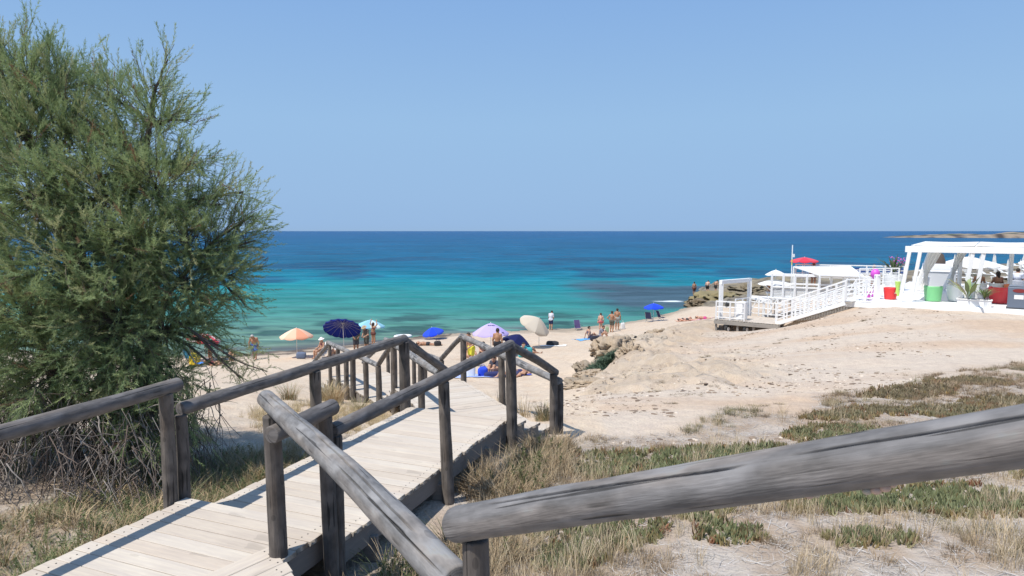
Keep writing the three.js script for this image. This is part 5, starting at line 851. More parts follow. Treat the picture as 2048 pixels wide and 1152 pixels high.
foldingChair('lone low purple folding chair at the water, right of the beige parasol', 5.7, 55.2, 0.3, [0.085, 0.06, 0.16], true);
foldingChair('turquoise folding chair behind the tree, under the striped parasol', -19.2, 38.4, 2.9, [0.05, 0.30, 0.55]);
foldingChair('blue and white folding chair lying low behind the tree branches', -18.0, 36.8, 2.2, [0.06, 0.22, 0.62], true);
towel('white towel with a black dome shaped bag on it', 2.7, 41.8, 1.0, 1.7, 1.4, [0.78, 0.77, 0.74]);
bag('black dome shaped bag on the white towel', 2.65, 42, 0.85, 0.34, 0.5, [0.02, 0.024, 0.03], 0, false);
towel('blue and white striped towel under the seated group by the path', -1.5, 28.3, 2.2, 1.3, 0.15, [0.10, 0.17, 0.55], [0.6, 0.66, 0.75]);
towel('second blue towel of the seated group, behind the corner post', 0.25, 28.9, 1.1, 1.2, 0.2, [0.06, 0.08, 0.32]);
towel('light blue towel beside the black bag below the rocks', 5.2, 45.6, 1.5, 1.6, 0.3, [0.12, 0.35, 0.66]);
bag('black bag slumped at the foot of the tan rocks', 5.75, 44.2, 0.8, 0.35, 0.5, [0.02, 0.022, 0.035], 0.3);
towel('pink towel left of the white lido gate', 16.6, 56.4, 1.2, 1.6, 0.9, [0.66, 0.28, 0.40], [0.7, 0.5, 0.55]);
towel('dark towel right of the pink towel', 17.3, 54.6, 1.4, 0.7, 0.1, [0.06, 0.06, 0.06]);
towel('orange towel under the woman lying left of the lido gate', 15.5, 57.2, 1.9, 0.9, 0.1, [0.66, 0.36, 0.24]);
bag('bright blue beach bag in the middle of the seated group', -1.3, 28.6, 0.44, 0.46, 0.32, [0.02, 0.07, 0.62], 0.2);
bag('white cool bag left of the bright blue beach bag', -1.82, 28.2, 0.42, 0.72, 0.32, [0.68, 0.70, 0.76], 0.1);
bag('dark blue bag lying right of the bright blue beach bag', -0.8, 28.3, 0.85, 0.3, 0.4, [0.02, 0.025, 0.10], 0.1);
bag('grey blue bag at the feet of the woman under the peach parasol', -12.95, 39.4, 0.6, 0.42, 0.4, [0.12, 0.15, 0.22], 0.2);
bag('yellow bag behind the tree, beside the blue chairs', -18.5, 37.4, 0.6, 0.8, 0.4, [0.80, 0.58, 0.04], 0.3);
bag('teal bag under the tilted navy parasol', 0.95, 37.4, 0.5, 0.45, 0.35, [0.05, 0.33, 0.36], 0.1);
bag('red bag beside the tilted navy parasol', -0.15, 36.6, 0.45, 0.5, 0.3, [0.62, 0.07, 0.07], 0.1);
{ const b = thing('surf_float', 'white inflatable float drifting at the water behind the navy parasol', 'float', P(-8.9, 52.5, 0.02), null, 0.3); part('ring', new THREE.TorusGeometry(0.6, 0.16, 10, 28).rotateX(Math.PI / 2).scale(1, 0.8, 0.7), M.white, b); }

const FACE = 0, AWAY = Math.PI; // turn 0 looks back at the path
const BATH = 'bathers on the beach';
person('man in blue trunks walking up the beach with lowered head', -16.55, 41.3, { pose: 'bowed', skin: 'tan', trunks: [0.02, 0.10, 0.55, 0.75], hair: [0.45, 0.42, 0.40], height: 1.78, build: 1.2, group: BATH, res: 84 });
foldingChair('white folding chair of the woman in the sun hat', -11.75, 39.6, -0.7, [0.7, 0.7, 0.7]);
person('woman in a white sun hat sitting right of the peach parasol', -11.75, 39.6, { pose: 'chair', turn: -0.7, skin: 'mid', top: [0.10, 0.02, 0.03], trunks: [0.10, 0.02, 0.03, 0.2], hat: [0.75, 0.70, 0.68], hair: [0.2, 0.1, 0.06], group: BATH, joints: {} });
person('person in a pale shirt sitting behind the woman in the sun hat', -11.15, 40.4, { pose: 'hug', turn: -0.4, dress: [0.62, 0.60, 0.58], skin: 'mid', group: BATH });
person('person in dark patterned clothes standing under the large navy parasol', -10.1, 41.6, { pose: 'lookDown', turn: 0.3, dress: [0.10, 0.11, 0.09], trunks: [0.05, 0.05, 0.06, 0.8], skin: 'dark', group: BATH });
person('person with straw hat beside the one in dark clothes under the navy parasol', -9.5, 42.0, { pose: 'lookDown', turn: -0.6, dress: [0.13, 0.11, 0.09], trunks: [0.07, 0.07, 0.06, 0.9], hat: [0.42, 0.32, 0.2], skin: 'mid', group: BATH });
person('tanned woman adjusting the pale turquoise parasol', -10.05, 46.6, { pose: 'armsUp', turn: 2.6, skin: 'tan', top: [0.12, 0.04, 0.03], trunks: [0.12, 0.04, 0.03, 0.08], hair: [0.04, 0.025, 0.02, 1], height: 1.68, group: BATH });
person('sunbather lying face down alone on the sand behind the walkway', -5.7, 43.5, { pose: 'prone', turn: 1.5, skin: 'tan', trunks: [0.02, 0.02, 0.025, 0.1], group: BATH });
bag('black bag beside the sunbather lying face down', -5.0, 43.2, 0.5, 0.35, 0.35, [0.025, 0.024, 0.024], 0.2);
person('boy in yellow and turquoise shorts looking down by the seated group', -2.0, 31.6, { pose: 'lookDown', turn: -0.7, height: 1.74, skin: 'mid', trunks: [0.66, 0.62, 0.05, 0.7], hair: [0.05, 0.035, 0.025], group: BATH, res: 84 });
person('man with a bare reddish back standing before the lilac parasol', -0.78, 34.6, { pose: 'stand', turn: 2.9, skin: 'tan', trunks: [0.015, 0.015, 0.02, 0.6], height: 1.75, build: 1.1, group: BATH, res: 84 });
person('woman sitting left of the lilac parasol with her hair tied up', -2.45, 36.2, { pose: 'sit', turn: 0.8, skin: 'mid', top: [0.04, 0.05, 0.12], hair: [0.09, 0.05, 0.03], group: BATH });
person('man sitting in the shade under the lilac parasol', -1.75, 37.2, { pose: 'hug', turn: 0.5, skin: 'mid', trunks: [0.05, 0.05, 0.06], group: BATH });
person('person in a red shirt sitting between the lilac and tilted navy parasols', 0.0, 36.8, { pose: 'hug', turn: -0.4, dress: [0.62, 0.08, 0.07], skin: 'mid', group: BATH });
person('person in turquoise sitting before the tilted navy parasol', 0.55, 36.4, { pose: 'hug', turn: 0.5, dress: [0.06, 0.42, 0.46], skin: 'fair', group: BATH });
person('person lying in the deep shade of the tilted navy parasol', 0.9, 38.2, { pose: 'back', turn: 1.4, skin: 'dark', trunks: [0.02, 0.02, 0.03], group: BATH });
person('dark haired woman sitting on the striped towel of the group by the path', -0.75, 29.3, { pose: 'hug', turn: -0.5, skin: 'mid', dress: [0.05, 0.05, 0.07], hair: [0.02, 0.016, 0.014, 1], group: BATH, res: 84 });
person('sunbather lying with bare legs towards the striped towel', -0.15, 28.3, { pose: 'back', turn: -1.35, skin: 'mid', trunks: [0.05, 0.05, 0.12, 0.2], top: [0.05, 0.05, 0.12], group: BATH, res: 84 });
person('second sunbather lying behind the corner post on the dark blue towel', 0.35, 29.0, { pose: 'back', turn: -1.1, skin: 'mid', trunks: [0.03, 0.03, 0.10, 0.3], group: BATH, res: 84 });
person('person in navy and white standing at the water behind the beige parasol', 3.35, 55.6, { pose: 'lookDown', turn: 2.6, dress: [0.55, 0.56, 0.62], trunks: [0.02, 0.03, 0.10, 0.7], skin: 'mid', group: BATH });
person('fair girl in a swimsuit standing with her back turned near the rocks', 7.3, 53, { pose: 'stand', turn: AWAY, skin: 'fair', trunks: [0.45, 0.12, 0.14, 0.1], height: 1.55, hair: [0.05, 0.03, 0.02], group: BATH });
person('slim tanned man standing with a green bag near the rocks', 8.12, 52.4, { pose: 'akimbo', turn: 2.5, skin: 'tan', trunks: [0.10, 0.09, 0.07, 0.6], height: 1.74, group: BATH });
person('tanned man carrying a white bag behind the slim man', 8.75, 53.6, { pose: 'stand', turn: 2.9, skin: 'tan', trunks: [0.30, 0.32, 0.30, 0.5], height: 1.80, group: BATH });
bag('green bag hanging beside the slim tanned man', 7.72, 52.3, 0.3, 0.5, 0.2, [0.30, 0.40, 0.24], 0.2);
bag('white bag beside the tanned man at the rocks', 9.15, 53.2, 0.36, 0.6, 0.22, [0.72, 0.72, 0.70], 0.3);
person('person in a patterned shirt sitting beside the black bag below the rocks', 6.5, 47.2, { pose: 'hug', turn: 1.2, dress: [0.22, 0.22, 0.26], skin: 'mid', group: BATH });
person('woman sitting on the light blue towel below the rocks', 5.6, 46.2, { pose: 'sit', turn: 1.9, skin: 'mid', top: [0.05, 0.05, 0.10], trunks: [0.05, 0.05, 0.1, 0.1], group: BATH });
person('woman lying on the orange towel left of the lido gate', 15.5, 57.2, { pose: 'back', turn: 1.6, skin: 'fair', trunks: [0.05, 0.04, 0.04, 0.1], top: [0.05, 0.04, 0.04], group: BATH });
person('woman lying on the pink towel left of the lido gate', 16.8, 56.2, { pose: 'prone', turn: 1.2, skin: 'mid', trunks: [0.5, 0.06, 0.2, 0.1], group: BATH });
person('bather standing at the seaward end of the yellowish rock', 22.8, 81, { pose: 'stand', turn: AWAY, skin: 'tan', trunks: [0.16, 0.05, 0.03, 0.6], group: BATH, y: 0.55, res: 56 });
person('fair bather in black shorts bending on the yellowish rock', 23.7, 78.5, { pose: 'bowed', turn: 2.6, skin: 'fair', trunks: [0.02, 0.018, 0.018, 0.6], group: BATH, y: 1.0, res: 56, build: 1.1 });
person('bather on the rock just left of the lido gate post', 24.9, 79.2, { pose: 'bowed', turn: 2.2, skin: 'mid', trunks: [0.03, 0.03, 0.03], group: BATH, y: 1.0, res: 56 });
person('bather sitting behind the tree under the striped parasol', -19.6, 39.2, { pose: 'hug', turn: 0.4, skin: 'tan', trunks: [0.06, 0.2, 0.22], group: BATH });
person('bather in green standing behind the tree at the striped parasol', -18.9, 40.2, { pose: 'lookDown', turn: -0.4, skin: 'tan', dress: [0.10, 0.26, 0.16], group: BATH });
person('dark haired child sitting right of the striped parasol behind the tree', -17.7, 40.6, { pose: 'hug', turn: 0.3, skin: 'mid', height: 1.5, group: BATH });
person('bather lying behind the low branches of the tree', -17.6, 37.6, { pose: 'back', turn: -1.2, skin: 'tan', trunks: [0.15, 0.03, 0.03], group: BATH });

// ---------------------------------------------------------------- the white lido on the right
// its own axes: s along the front edge (towards the right and nearer), t inward
const LS = [0.797, -0.604], LT = [0.604, 0.797], LID = EYE - 3.3;
const L = (s, t, y = 0) => P(16.23 + LS[0] * s + LT[0] * t, 31.04 + LS[1] * s + LT[1] * t, LID + y);
const LTURN = Math.atan2(-0.604, 0.797); // turns a thing so that its own +z looks out over the front edge
M.greyWood = std([0.34, 0.32, 0.29], { map: T.plank, roughness: 0.9 }); M.rubber = std([0.03, 0.03, 0.03], { roughness: 0.9 }); M.darkSteel = std([0.06, 0.065, 0.07], { roughness: 0.5, metalness: 0.4 });
M.canvas = new THREE.MeshPhysicalMaterial({ color: lin(0.74, 0.70, 0.60), roughness: 0.95, transmission: 0.3, thickness: 0, side: THREE.DoubleSide });
const plastic = c => std(c, { roughness: 0.4 });
const LG = 'white railings of the lido';
{
  const g = thing('lido_deck', 'white raised deck of the beach lido with its white front board', 'deck', L(3, 2, -0.3));
  const poly = (q, y, th, m, n) => worldPart(n, prism(q.map(([s, t]) => { const p = L(s, t); return [p.x, -p.z]; }), LID + y, th, ...LS, 0.01, 0), m, g);
  for (let k = 0; k < 12; k++) poly([[0.9, 0.05 + k * 1.25], [15, 0.05 + k * 1.25], [15, 1.29 + k * 1.25], [0.9, 1.29 + k * 1.25]], -0.002 * (k % 2), 0.09, M.white, 'deck_board');
  poly([[-0.35, 0.6], [0.88, 0.6], [0.88, 15], [-0.35, 15]], -0.10, 0.12, M.white, 'deck_board');
  worldPart('front_board', bar(L(0.88, 0, -0.17), L(15, 0, -0.17), 0.04, 0.30), M.white, g); worldPart('front_board', bar(L(-0.35, 0.56, -0.26), L(0.9, 0.56, -0.26), 0.04, 0.26), M.white, g); worldPart('front_board', bar(L(0.9, 0.02, -0.18), L(0.9, 0.6, -0.18), 0.04, 0.28), M.white, g);
  for (let s = 1.2; s < 14; s += 2) worldPart('support', bar(L(s, 0.3, -0.9), L(s, 0.3, -0.09), 0.12, 0.12), M.greyWood, g);
}
function whiteFence(label, a, b, h, nPosts, nRails, { post = 0.07, rail = 0.05, group = LG, low = 0.14, brace = false } = {}) {
  const g = thing('white_railing', label, 'railing', a.clone(), group), up = y => new THREE.Vector3(0, y, 0);
  for (let i = 0; i < nPosts; i++) { const p = a.clone().lerp(b, i / (nPosts - 1)); worldPart('post', bar(p, p.clone().add(up(h)), post, post), M.white, g); }
  for (let k = 0; k < nRails; k++) { const y = low + (h - low - 0.02) * k / (nRails - 1); worldPart('rail', bar(a.clone().add(up(y)), b.clone().add(up(y)), rail * 0.6, k === nRails - 1 ? rail * 1.5 : rail), M.white, g); }
  if (brace) for (let i = 0; i < nPosts - 1; i += 2) { const p = a.clone().lerp(b, i / (nPosts - 1)).add(up(low)), q = a.clone().lerp(b, (i + 1) / (nPosts - 1)).add(up(h)); worldPart('brace', bar(p, q, 0.03, 0.05), M.white, g); }
  return g;
}
{ // lower platform on wheels, reached from the beach
  const g = thing('wheeled_platform', 'weathered grey wooden platform on wheels at the foot of the white ramp', 'platform', P(12.5, 36.5, 3.2));
  const q = [[11.44, 36.4], [14.2, 34.3], [15.6, 36.4], [13.0, 38.9]];
  planks(g, q, 3.64, 0.62, 0.78, 0.15, 0, 'plank');
  for (const [a, b] of [[0, 1], [1, 2], [2, 3], [3, 0]]) worldPart('edge_beam', bar(P(...q[a], 3.49), P(...q[b], 3.49), 0.08, 0.2), M.greyWood, g);
  for (const [X, D] of [[11.55, 36.45], [12.5, 35.7], [13.2, 35.2]]) worldPart('foot', bar(P(X, D, groundHeight(X, D) - 0.1), P(X, D, 3.42), 0.1, 0.1), M.greyWood, g);
  for (const [X, D] of [[12.05, 36.05], [12.9, 35.5]]) { const y = groundHeight(X, D) + 0.2, w = worldPart('wheel', new THREE.CylinderGeometry(0.22, 0.22, 0.14, 20).rotateX(Math.PI / 2).rotateY(0.7).translate(X, y, -D), M.rubber, g); const r = new THREE.Mesh(new THREE.CylinderGeometry(0.12, 0.12, 0.16, 16).rotateX(Math.PI / 2).rotateY(0.7).translate(X - g.position.x, y - g.position.y, -D - g.position.z), M.white); r.name = 'rim'; w.add(r); }
}
{
  const g = thing('white_gate', 'tall white portal frame standing on the wheeled platform', 'gate', P(11.84, 36.7, 3.64));
  worldPart('post', bar(P(11.86, 36.7, 3.6), P(11.86, 36.7, 5.62), 0.2, 0.2), M.white, g); worldPart('post', bar(P(14.05, 38.3, 3.6), P(14.05, 38.3, 5.62), 0.2, 0.2), M.white, g);
  worldPart('lintel', bar(P(11.80, 36.63, 5.72), P(14.12, 38.37, 5.72), 0.2, 0.22), M.white, g);
}
whiteFence('short white three rail panel at the left corner of the platform', P(11.5, 36.35, 3.64), P(12.75, 35.4, 3.64), 1.05, 3, 4);
whiteFence('white rails between the gate posts behind the cabinet', P(12.9, 37.3, 3.64), P(14.0, 38.1, 3.64), 1.05, 3, 4);
{ const g = thing('white_cabinet', 'white box cabinet standing among the platform railings', 'cabinet', P(12.85, 36.1, 3.64), null, 0.65); part('carcass', box(-0.26, 0.26, 0, 0.98, -0.2, 0.2, 0.02), M.white, g); part('door', box(-0.23, 0.23, 0.04, 0.94, 0.2, 0.215, 0.006), M.white, g); part('lid', box(-0.29, 0.29, 0.98, 1.02, -0.23, 0.23, 0.01), M.white, g); }
{ const g = thing('black_lamp', 'small black spotlight clamped to the platform rail', 'lamp', P(12.0, 36.0, 4.55)); part('head', new THREE.CylinderGeometry(0.09, 0.12, 0.2, 14).rotateX(0.5), M.darkSteel, g); part('bracket', tube([new THREE.Vector3(0, 0.05, 0), new THREE.Vector3(0.02, 0.22, -0.02), new THREE.Vector3(0.12, 0.26, -0.04)], 0.02, 6), M.darkSteel, g); }
{ // ramp up to the deck
  const g = thing('white_ramp', 'sloping white ramp from the wheeled platform up to the lido deck', 'ramp', P(15, 33, 4));
  const A = P(14.25, 34.75, 3.66), B = P(16.05, 31.08, 5.2), off = new THREE.Vector3(1.28, 0, -0.62);
  for (let k = 0; k < 26; k++) { const p = A.clone().lerp(B, (k + 0.05) / 26), q = A.clone().lerp(B, (k + 0.9) / 26), pos = [], up = new THREE.Vector3(0, 0.03, 0); for (const v of [p, p.clone().add(off), q.clone().add(off), q]) pos.push(v.clone()); const geo = []; for (const v of [...pos.map(v => v.clone().add(up)), ...pos]) geo.push(v.x, v.y, v.z); worldPart('plank', geoFrom(geo, [0, 1, 2, 0, 2, 3, 4, 6, 5, 4, 7, 6, 0, 4, 5, 0, 5, 1, 1, 5, 6, 1, 6, 2, 2, 6, 7, 2, 7, 3, 3, 7, 4, 3, 4, 0]).toNonIndexed(), M.white, g); }
  worldPart('side_beam', bar(A.clone().add(new THREE.Vector3(-0.03, -0.06, 0)), B.clone().add(new THREE.Vector3(-0.03, -0.06, 0)), 0.06, 0.2), M.white, g); worldPart('side_beam', bar(A.clone().add(off).add(new THREE.Vector3(0, -0.08, 0)), B.clone().add(off).add(new THREE.Vector3(0, -0.08, 0)), 0.06, 0.2), M.white, g);
  whiteFence('long white railing along the near side of the ramp', A.clone().add(new THREE.Vector3(-0.02, 0.05, 0)), B.clone().add(new THREE.Vector3(-0.02, 0.05, 0)), 1.0, 9, 5, { post: 0.085 });
  whiteFence('white railing along the far side of the ramp', A.clone().add(off), B.clone().add(off), 1.0, 8, 5, { post: 0.085 });
}
whiteFence('white crossbraced railing left of the ramp on the platform back', P(14.1, 38.3, 3.64), P(15.6, 36.6, 3.64), 1.15, 5, 4, { brace: true });
{ // the tall slatted screen and the sloping awning behind the ramp
  const g = thing('white_screen', 'white framed slatted screen wall behind the ramp', 'screen', P(15.2, 36.6, 3.8)), a = P(15.0, 37.4, 3.7), b = P(19.4, 35.2, 5.0), n = 8;
  for (let i = 0; i <= n; i++) { const p = a.clone().lerp(b, i / n); worldPart('post', bar(p, new THREE.Vector3(p.x, 6.15, p.z), 0.1, 0.1), M.white, g); }
  for (const y of [4.75, 5.4, 5.6, 6.1]) worldPart('rail', bar(new THREE.Vector3(a.x, y, a.z), new THREE.Vector3(b.x, y, b.z), 0.06, y > 6 ? 0.16 : 0.09), M.white, g);
  for (let k = 0; k < 6; k++) worldPart('slat', bar(new THREE.Vector3(a.x, 4.83 + k * 0.09, a.z).add(new THREE.Vector3(0, 0, -0.06)), new THREE.Vector3(b.x, 4.83 + k * 0.09, b.z).add(new THREE.Vector3(0, 0, -0.06)), 0.012, 0.07, 0.002), plastic([0.62, 0.63, 0.63]), g);
  const w = thing('awning', 'cream canvas awning sloping behind the slatted screen', 'awning', P(18, 37, 5)), q = [P(16.75, 38.6, 6.48), P(20.6, 39.6, 6.46), P(19.1, 35.2, 6.14), P(17.0, 35.8, 6.16)], pos = [], idx = [];
  for (let j = 0; j <= 8; j++) for (let i = 0; i <= 8; i++) { const u = i / 8, v = j / 8, p = q[0].clone().multiplyScalar((1 - u) * (1 - v)).addScaledVector(q[1], u * (1 - v)).addScaledVector(q[2], u * v).addScaledVector(q[3], (1 - u) * v); pos.push(p.x, p.y - 0.18 * Math.sin(u * Math.PI) * Math.sin(v * Math.PI), p.z); }
  for (let j = 0; j < 8; j++) for (let i = 0; i < 8; i++) { const k = j * 9 + i; idx.push(k, k + 1, k + 9, k + 1, k + 10, k + 9); }
  worldPart('canvas', geoFrom(pos, idx), M.canvas, w); for (const p of q) worldPart('pole', bar(new THREE.Vector3(p.x, 3.9, p.z), p, 0.08, 0.08), M.white, w);
  for (const [i, j] of [[0, 1], [1, 2], [2, 3], [3, 0]]) worldPart('edge_tube', bar(q[i], q[j], 0.06, 0.06), M.white, w);
}
{ const g = thing('sun_lounger', 'white sun lounger behind the ramp railing', 'lounger', P(15.75, 38.8, 4.62), null, 1.2); part('frame', box(-0.32, 0.32, 0.26, 0.31, -0.5, 1.1, 0.01), M.white, g); for (const [x, z] of [[-0.28, -0.4], [0.28, -0.4], [-0.28, 1.0], [0.28, 1.0]]) part('leg', box(x - 0.025, x + 0.025, 0, 0.26, z - 0.025, z + 0.025), M.white, g); part('backrest', box(-0.32, 0.32, 0, 0.05, -0.7, 0, 0.01).rotateX(0.75).translate(0, 0.30, -0.1), M.white, g); }
{ const g = thing('lounge_terrace', 'small white terrace carrying the sun lounger behind the ramp', 'deck', P(15.8, 38.8, 3.6)); worldPart('slab', box(14.6, 17.4, 4.46, 4.6, -39.9, -37.6, 0.01), M.white, g); for (const [x, z] of [[14.7, -37.7], [17.3, -37.7], [14.7, -39.8], [17.3, -39.8]]) worldPart('leg', box(x - 0.06, x + 0.06, 2.8, 4.46, z - 0.06, z + 0.06), M.white, g); }
person('tanned man reclining on the lounger behind the white ramp railing', 15.75, 38.8, { pose: 'recline', turn: 1.2, skin: 'tan', y: 4.52, trunks: [0.05, 0.03, 0.03], group: 'guests of the lido' });
whiteFence('white fence panel at the top of the ramp with thin rails', L(-0.3, 0.65, -0.1), L(0.9, 1.2, -0.1), 1.05, 4, 5, { post: 0.06, rail: 0.04, brace: true });
{ const g = thing('white_post', 'stout white post at the left corner of the lido deck', 'post', L(0.95, 1.2, -0.1)); worldPart('shaft', bar(L(0.95, 1.2, -0.1), L(0.95, 1.2, 1.15), 0.22, 0.22, 0.015), M.white, g); worldPart('cap', bar(L(0.83, 1.2, 1.17), L(1.07, 1.2, 1.17), 0.26, 0.05), M.white, g); }
whiteFence('white fence in front of the awning, left of the magenta lamp', L(-0.2, 3.6, 0), L(1.4, 5.2, 0), 1.35, 6, 6, { post: 0.06, rail: 0.05 });
whiteFence('curved white rear railing with blue panels near the seaward edge', L(-6.0, 14.5, -0.1), L(0.5, 16, -0.1), 1.05, 7, 4);
{ const g = thing('blue_windbreak', 'dark blue windbreak cloth tied behind the rear railing', 'windbreak', L(-2, 15.2, 0)); for (let k = 0; k < 4; k++) worldPart('panel', bar(L(-5.5 + k * 1.55, 14.75 + k * 0.36, 0.62), L(-4.1 + k * 1.55, 15.08 + k * 0.36, 0.62), 0.02, 0.34), clothOf([0.05, 0.10, 0.28]), g); for (const s of [-5.6, 0.6]) worldPart('pole', bar(L(s, 14.7 + (s + 5.6) * 0.22, -0.1), L(s, 14.7 + (s + 5.6) * 0.22, 0.9), 0.05, 0.05), M.white, g); }
function lathe(pts, seg = 24) { return new THREE.LatheGeometry(pts.map(p => new THREE.Vector2(...p)), seg); }
{ const g = thing('magenta_lamp', 'magenta balloon shaped lamp on a slim stem', 'lamp', L(0.7, 2.3, 0)); part('globe', lathe([[0.001, 1.42], [0.10, 1.40], [0.19, 1.30], [0.22, 1.17], [0.19, 1.03], [0.10, 0.92], [0.05, 0.84], [0.04, 0.72]]), plastic([0.62, 0.10, 0.55]), g); part('stem', lathe([[0.04, 0.73], [0.06, 0.4], [0.13, 0.06], [0.14, 0], [0.001, 0]]), plastic([0.55, 0.08, 0.50]), g); }
function armchair(label, at, turn, c, sz = 0.8) { // a moulded tub armchair: a tapering shell open at the front, a round seat and its cushion
  const g = thing('tub_armchair', label, 'armchair', at, 'moulded armchairs of the lido', turn), s = sz, m = plastic(c), R = Math.PI / 180;
  part('shell', new THREE.LatheGeometry([[0.36, 0.02], [0.42, 0.06], [0.5, 0.88], [0.49, 0.92], [0.44, 0.93], [0.40, 0.88], [0.37, 0.44]].map(q => new THREE.Vector2(q[0] * s, q[1] * s)), 30, 50 * R, 260 * R), m, g);
  part('seat', new THREE.LatheGeometry([[0.001, 0.02], [0.36, 0.02], [0.41, 0.06], [0.445, 0.40], [0.42, 0.46], [0.001, 0.46]].map(q => new THREE.Vector2(q[0] * s * 0.985, q[1] * s)), 30), m, g);
  part('cushion', new THREE.CylinderGeometry(0.34 * s, 0.35 * s, 0.06 * s, 24).translate(0, 0.49 * s, 0), M.whiteCloth, g); part('foot', new THREE.CylinderGeometry(0.3 * s, 0.3 * s, 0.03, 20).translate(0, 0.012, 0), M.white, g);
}
armchair('light green tub armchair seen from behind under the pergola', L(3.21, 1.75), LTURN + Math.PI, [0.20, 0.56, 0.24], 0.78);
armchair('white tub armchair next to the light green one', L(4.1, 2.3), LTURN + Math.PI, [0.76, 0.77, 0.76], 0.84);
armchair('red tub armchair seen from behind, right of the planter', L(5.7, 2.45), LTURN + Math.PI, [0.62, 0.035, 0.045], 0.82);
armchair('dark red tub armchair behind the grey bin', L(6.9, 2.7), LTURN + Math.PI, [0.50, 0.03, 0.05], 0.82);
armchair('white tub armchair beside the seated couple', L(5.0, 2.7), LTURN + Math.PI, [0.76, 0.75, 0.74], 0.75);
armchair('pale white armchair deep under the pergola beside the counter', L(2.2, 7.6), LTURN + 2.2, [0.76, 0.76, 0.77], 0.85);
armchair('bright red low armchair beside the magenta lamp', L(1.5, 1.5), LTURN + 1.6, [0.74, 0.04, 0.04], 0.62);
armchair('orange tub armchair far under the pergola', L(6.2, 6.2), LTURN + 2.6, [0.75, 0.20, 0.06], 0.7);
function stool(label, s, t, c, h = 0.5, r = 0.18) { const g = thing('stool', label, 'stool', L(s, t), 'stools and small tables of the lido'); part('body', lathe([[r, 0], [r * 0.7, h * 0.5], [r, h - 0.03], [r * 0.95, h], [0.001, h]]), plastic(c), g); part('seat_pad', new THREE.CylinderGeometry(r * 0.85, r * 0.85, 0.02, 20).translate(0, h + 0.011, 0), M.whiteCloth, g); }
stool('lime green slim stool left of the pergola', 1.55, 3.6, [0.42, 0.62, 0.14], 0.75, 0.13); stool('magenta low stool at the foot of the white post', 0.45, 1.9, [0.60, 0.10, 0.50], 0.3, 0.16); stool('pale green low table between the armchairs', 4.9, 3.8, [0.30, 0.56, 0.36], 0.45, 0.4); stool('mint low table right of the red armchair', 6.3, 4.4, [0.55, 0.72, 0.62], 0.45, 0.35);
{ // pergola with leaning posts
  const g = thing('pergola', 'big white pergola with leaning posts and a flat cream canvas roof', 'pergola', L(4, 3));
  const T0 = 2.36, legs = [[2.0, 0.72, 0.28, 0], [2.42, 0.72, 0.28, 0], [4.42, 0.72, 0.26, 0.05], [4.83, 0.72, 0.24, 0.05], [9.2, 0.72, 0.2, 0], [9.6, 0.72, 0.2, 0], [2.1, 5.4, 0.62, 0.3], [3.2, 8.3, 0.85, -0.5], [3.95, 7.4, 0.0, 0], [6.1, 7.6, 0, 0], [6.75, 7.6, 0, 0], [9.2, 7.6, 0, 0]];
  for (const [s, t, ds, dt] of legs) worldPart('post', bar(L(s, t, 0), L(s + ds, t + dt, T0), 0.15, 0.15, 0.01), M.white, g);
  for (const t of [0.72, 7.6]) worldPart('beam', bar(L(2.1, t, T0 + 0.10), L(12, t, T0 + 0.10), 0.12, 0.28, 0.01), M.white, g);
  for (const s of [2.3, 4.75, 7.2, 9.65]) worldPart('rafter', bar(L(s, 0.8, T0 + 0.16), L(s, 7.55, T0 + 0.22), 0.1, 0.14, 0.01), M.white, g);
  for (let k = 0; k < 4; k++) { const pos = [], idx = [], s0 = 2.3 + k * 2.45, s1 = s0 + 2.42; for (let j = 0; j <= 12; j++) for (let i = 0; i <= 8; i++) { const u = i / 8, v = j / 12, p = L(s0 + (s1 - s0) * u, 0.7 + 6.95 * v, T0 + 0.28 + 0.10 * v - 0.045 * Math.sin(u * Math.PI) * (0.5 + 0.5 * Math.abs(Math.sin(v * 9)))); pos.push(p.x, p.y, p.z); } for (let j = 0; j < 12; j++) for (let i = 0; i < 8; i++) { const q = j * 9 + i; idx.push(q, q + 1, q + 9, q + 1, q + 10, q + 9); } worldPart('canvas_panel', geoFrom(pos, idx), M.canvas, g); }
  for (const [s, t, sh] of [[2.55, 5.2, 0.5], [3.6, 7.3, 0.4]]) { const pos = [], idx = []; for (let j = 0; j <= 12; j++) for (let i = 0; i <= 10; i++) { const u = i / 10, v = j / 12, pinch = 1 - 0.65 * Math.exp(-Math.pow((v - 0.35) / 0.25, 2)), p = L(s + sh * (u - 0.5) * pinch + 0.5 * v * v, t + 0.05 * Math.sin(u * 22), 0.25 + 2.1 * v); pos.push(p.x, p.y, p.z); } for (let j = 0; j < 12; j++) for (let i = 0; i < 10; i++) { const q = j * 11 + i; idx.push(q, q + 1, q + 11, q + 1, q + 12, q + 11); } worldPart('curtain', geoFrom(pos, idx), M.whiteCloth, g); }
}
{ const g = thing('bar_counter', 'pale grey bar counter deep under the pergola', 'counter', L(2.6, 9.6)); worldPart('front', bar(L(2.0, 9.4, 0.5), L(3.7, 9.4, 0.5), 0.5, 1.0, 0.01), plastic([0.56, 0.57, 0.58]), g); worldPart('top', bar(L(1.9, 9.4, 1.03), L(3.8, 9.4, 1.03), 0.6, 0.06, 0.01), M.white, g); worldPart('back_shelf', bar(L(2.0, 10.4, 0.7), L(3.4, 10.4, 0.7), 0.3, 1.4, 0.01), M.white, g); }
{ const g = thing('wicker_screen', 'dark brown rounded wicker screen behind the bar counter', 'screen', L(2.6, 12)); part('panel', lathe([[0.42, 0], [0.46, 0.8], [0.42, 1.5], [0.30, 1.9], [0.12, 2.05], [0.001, 2.08]]), std([0.10, 0.075, 0.06], { roughness: 0.95 }), g); }
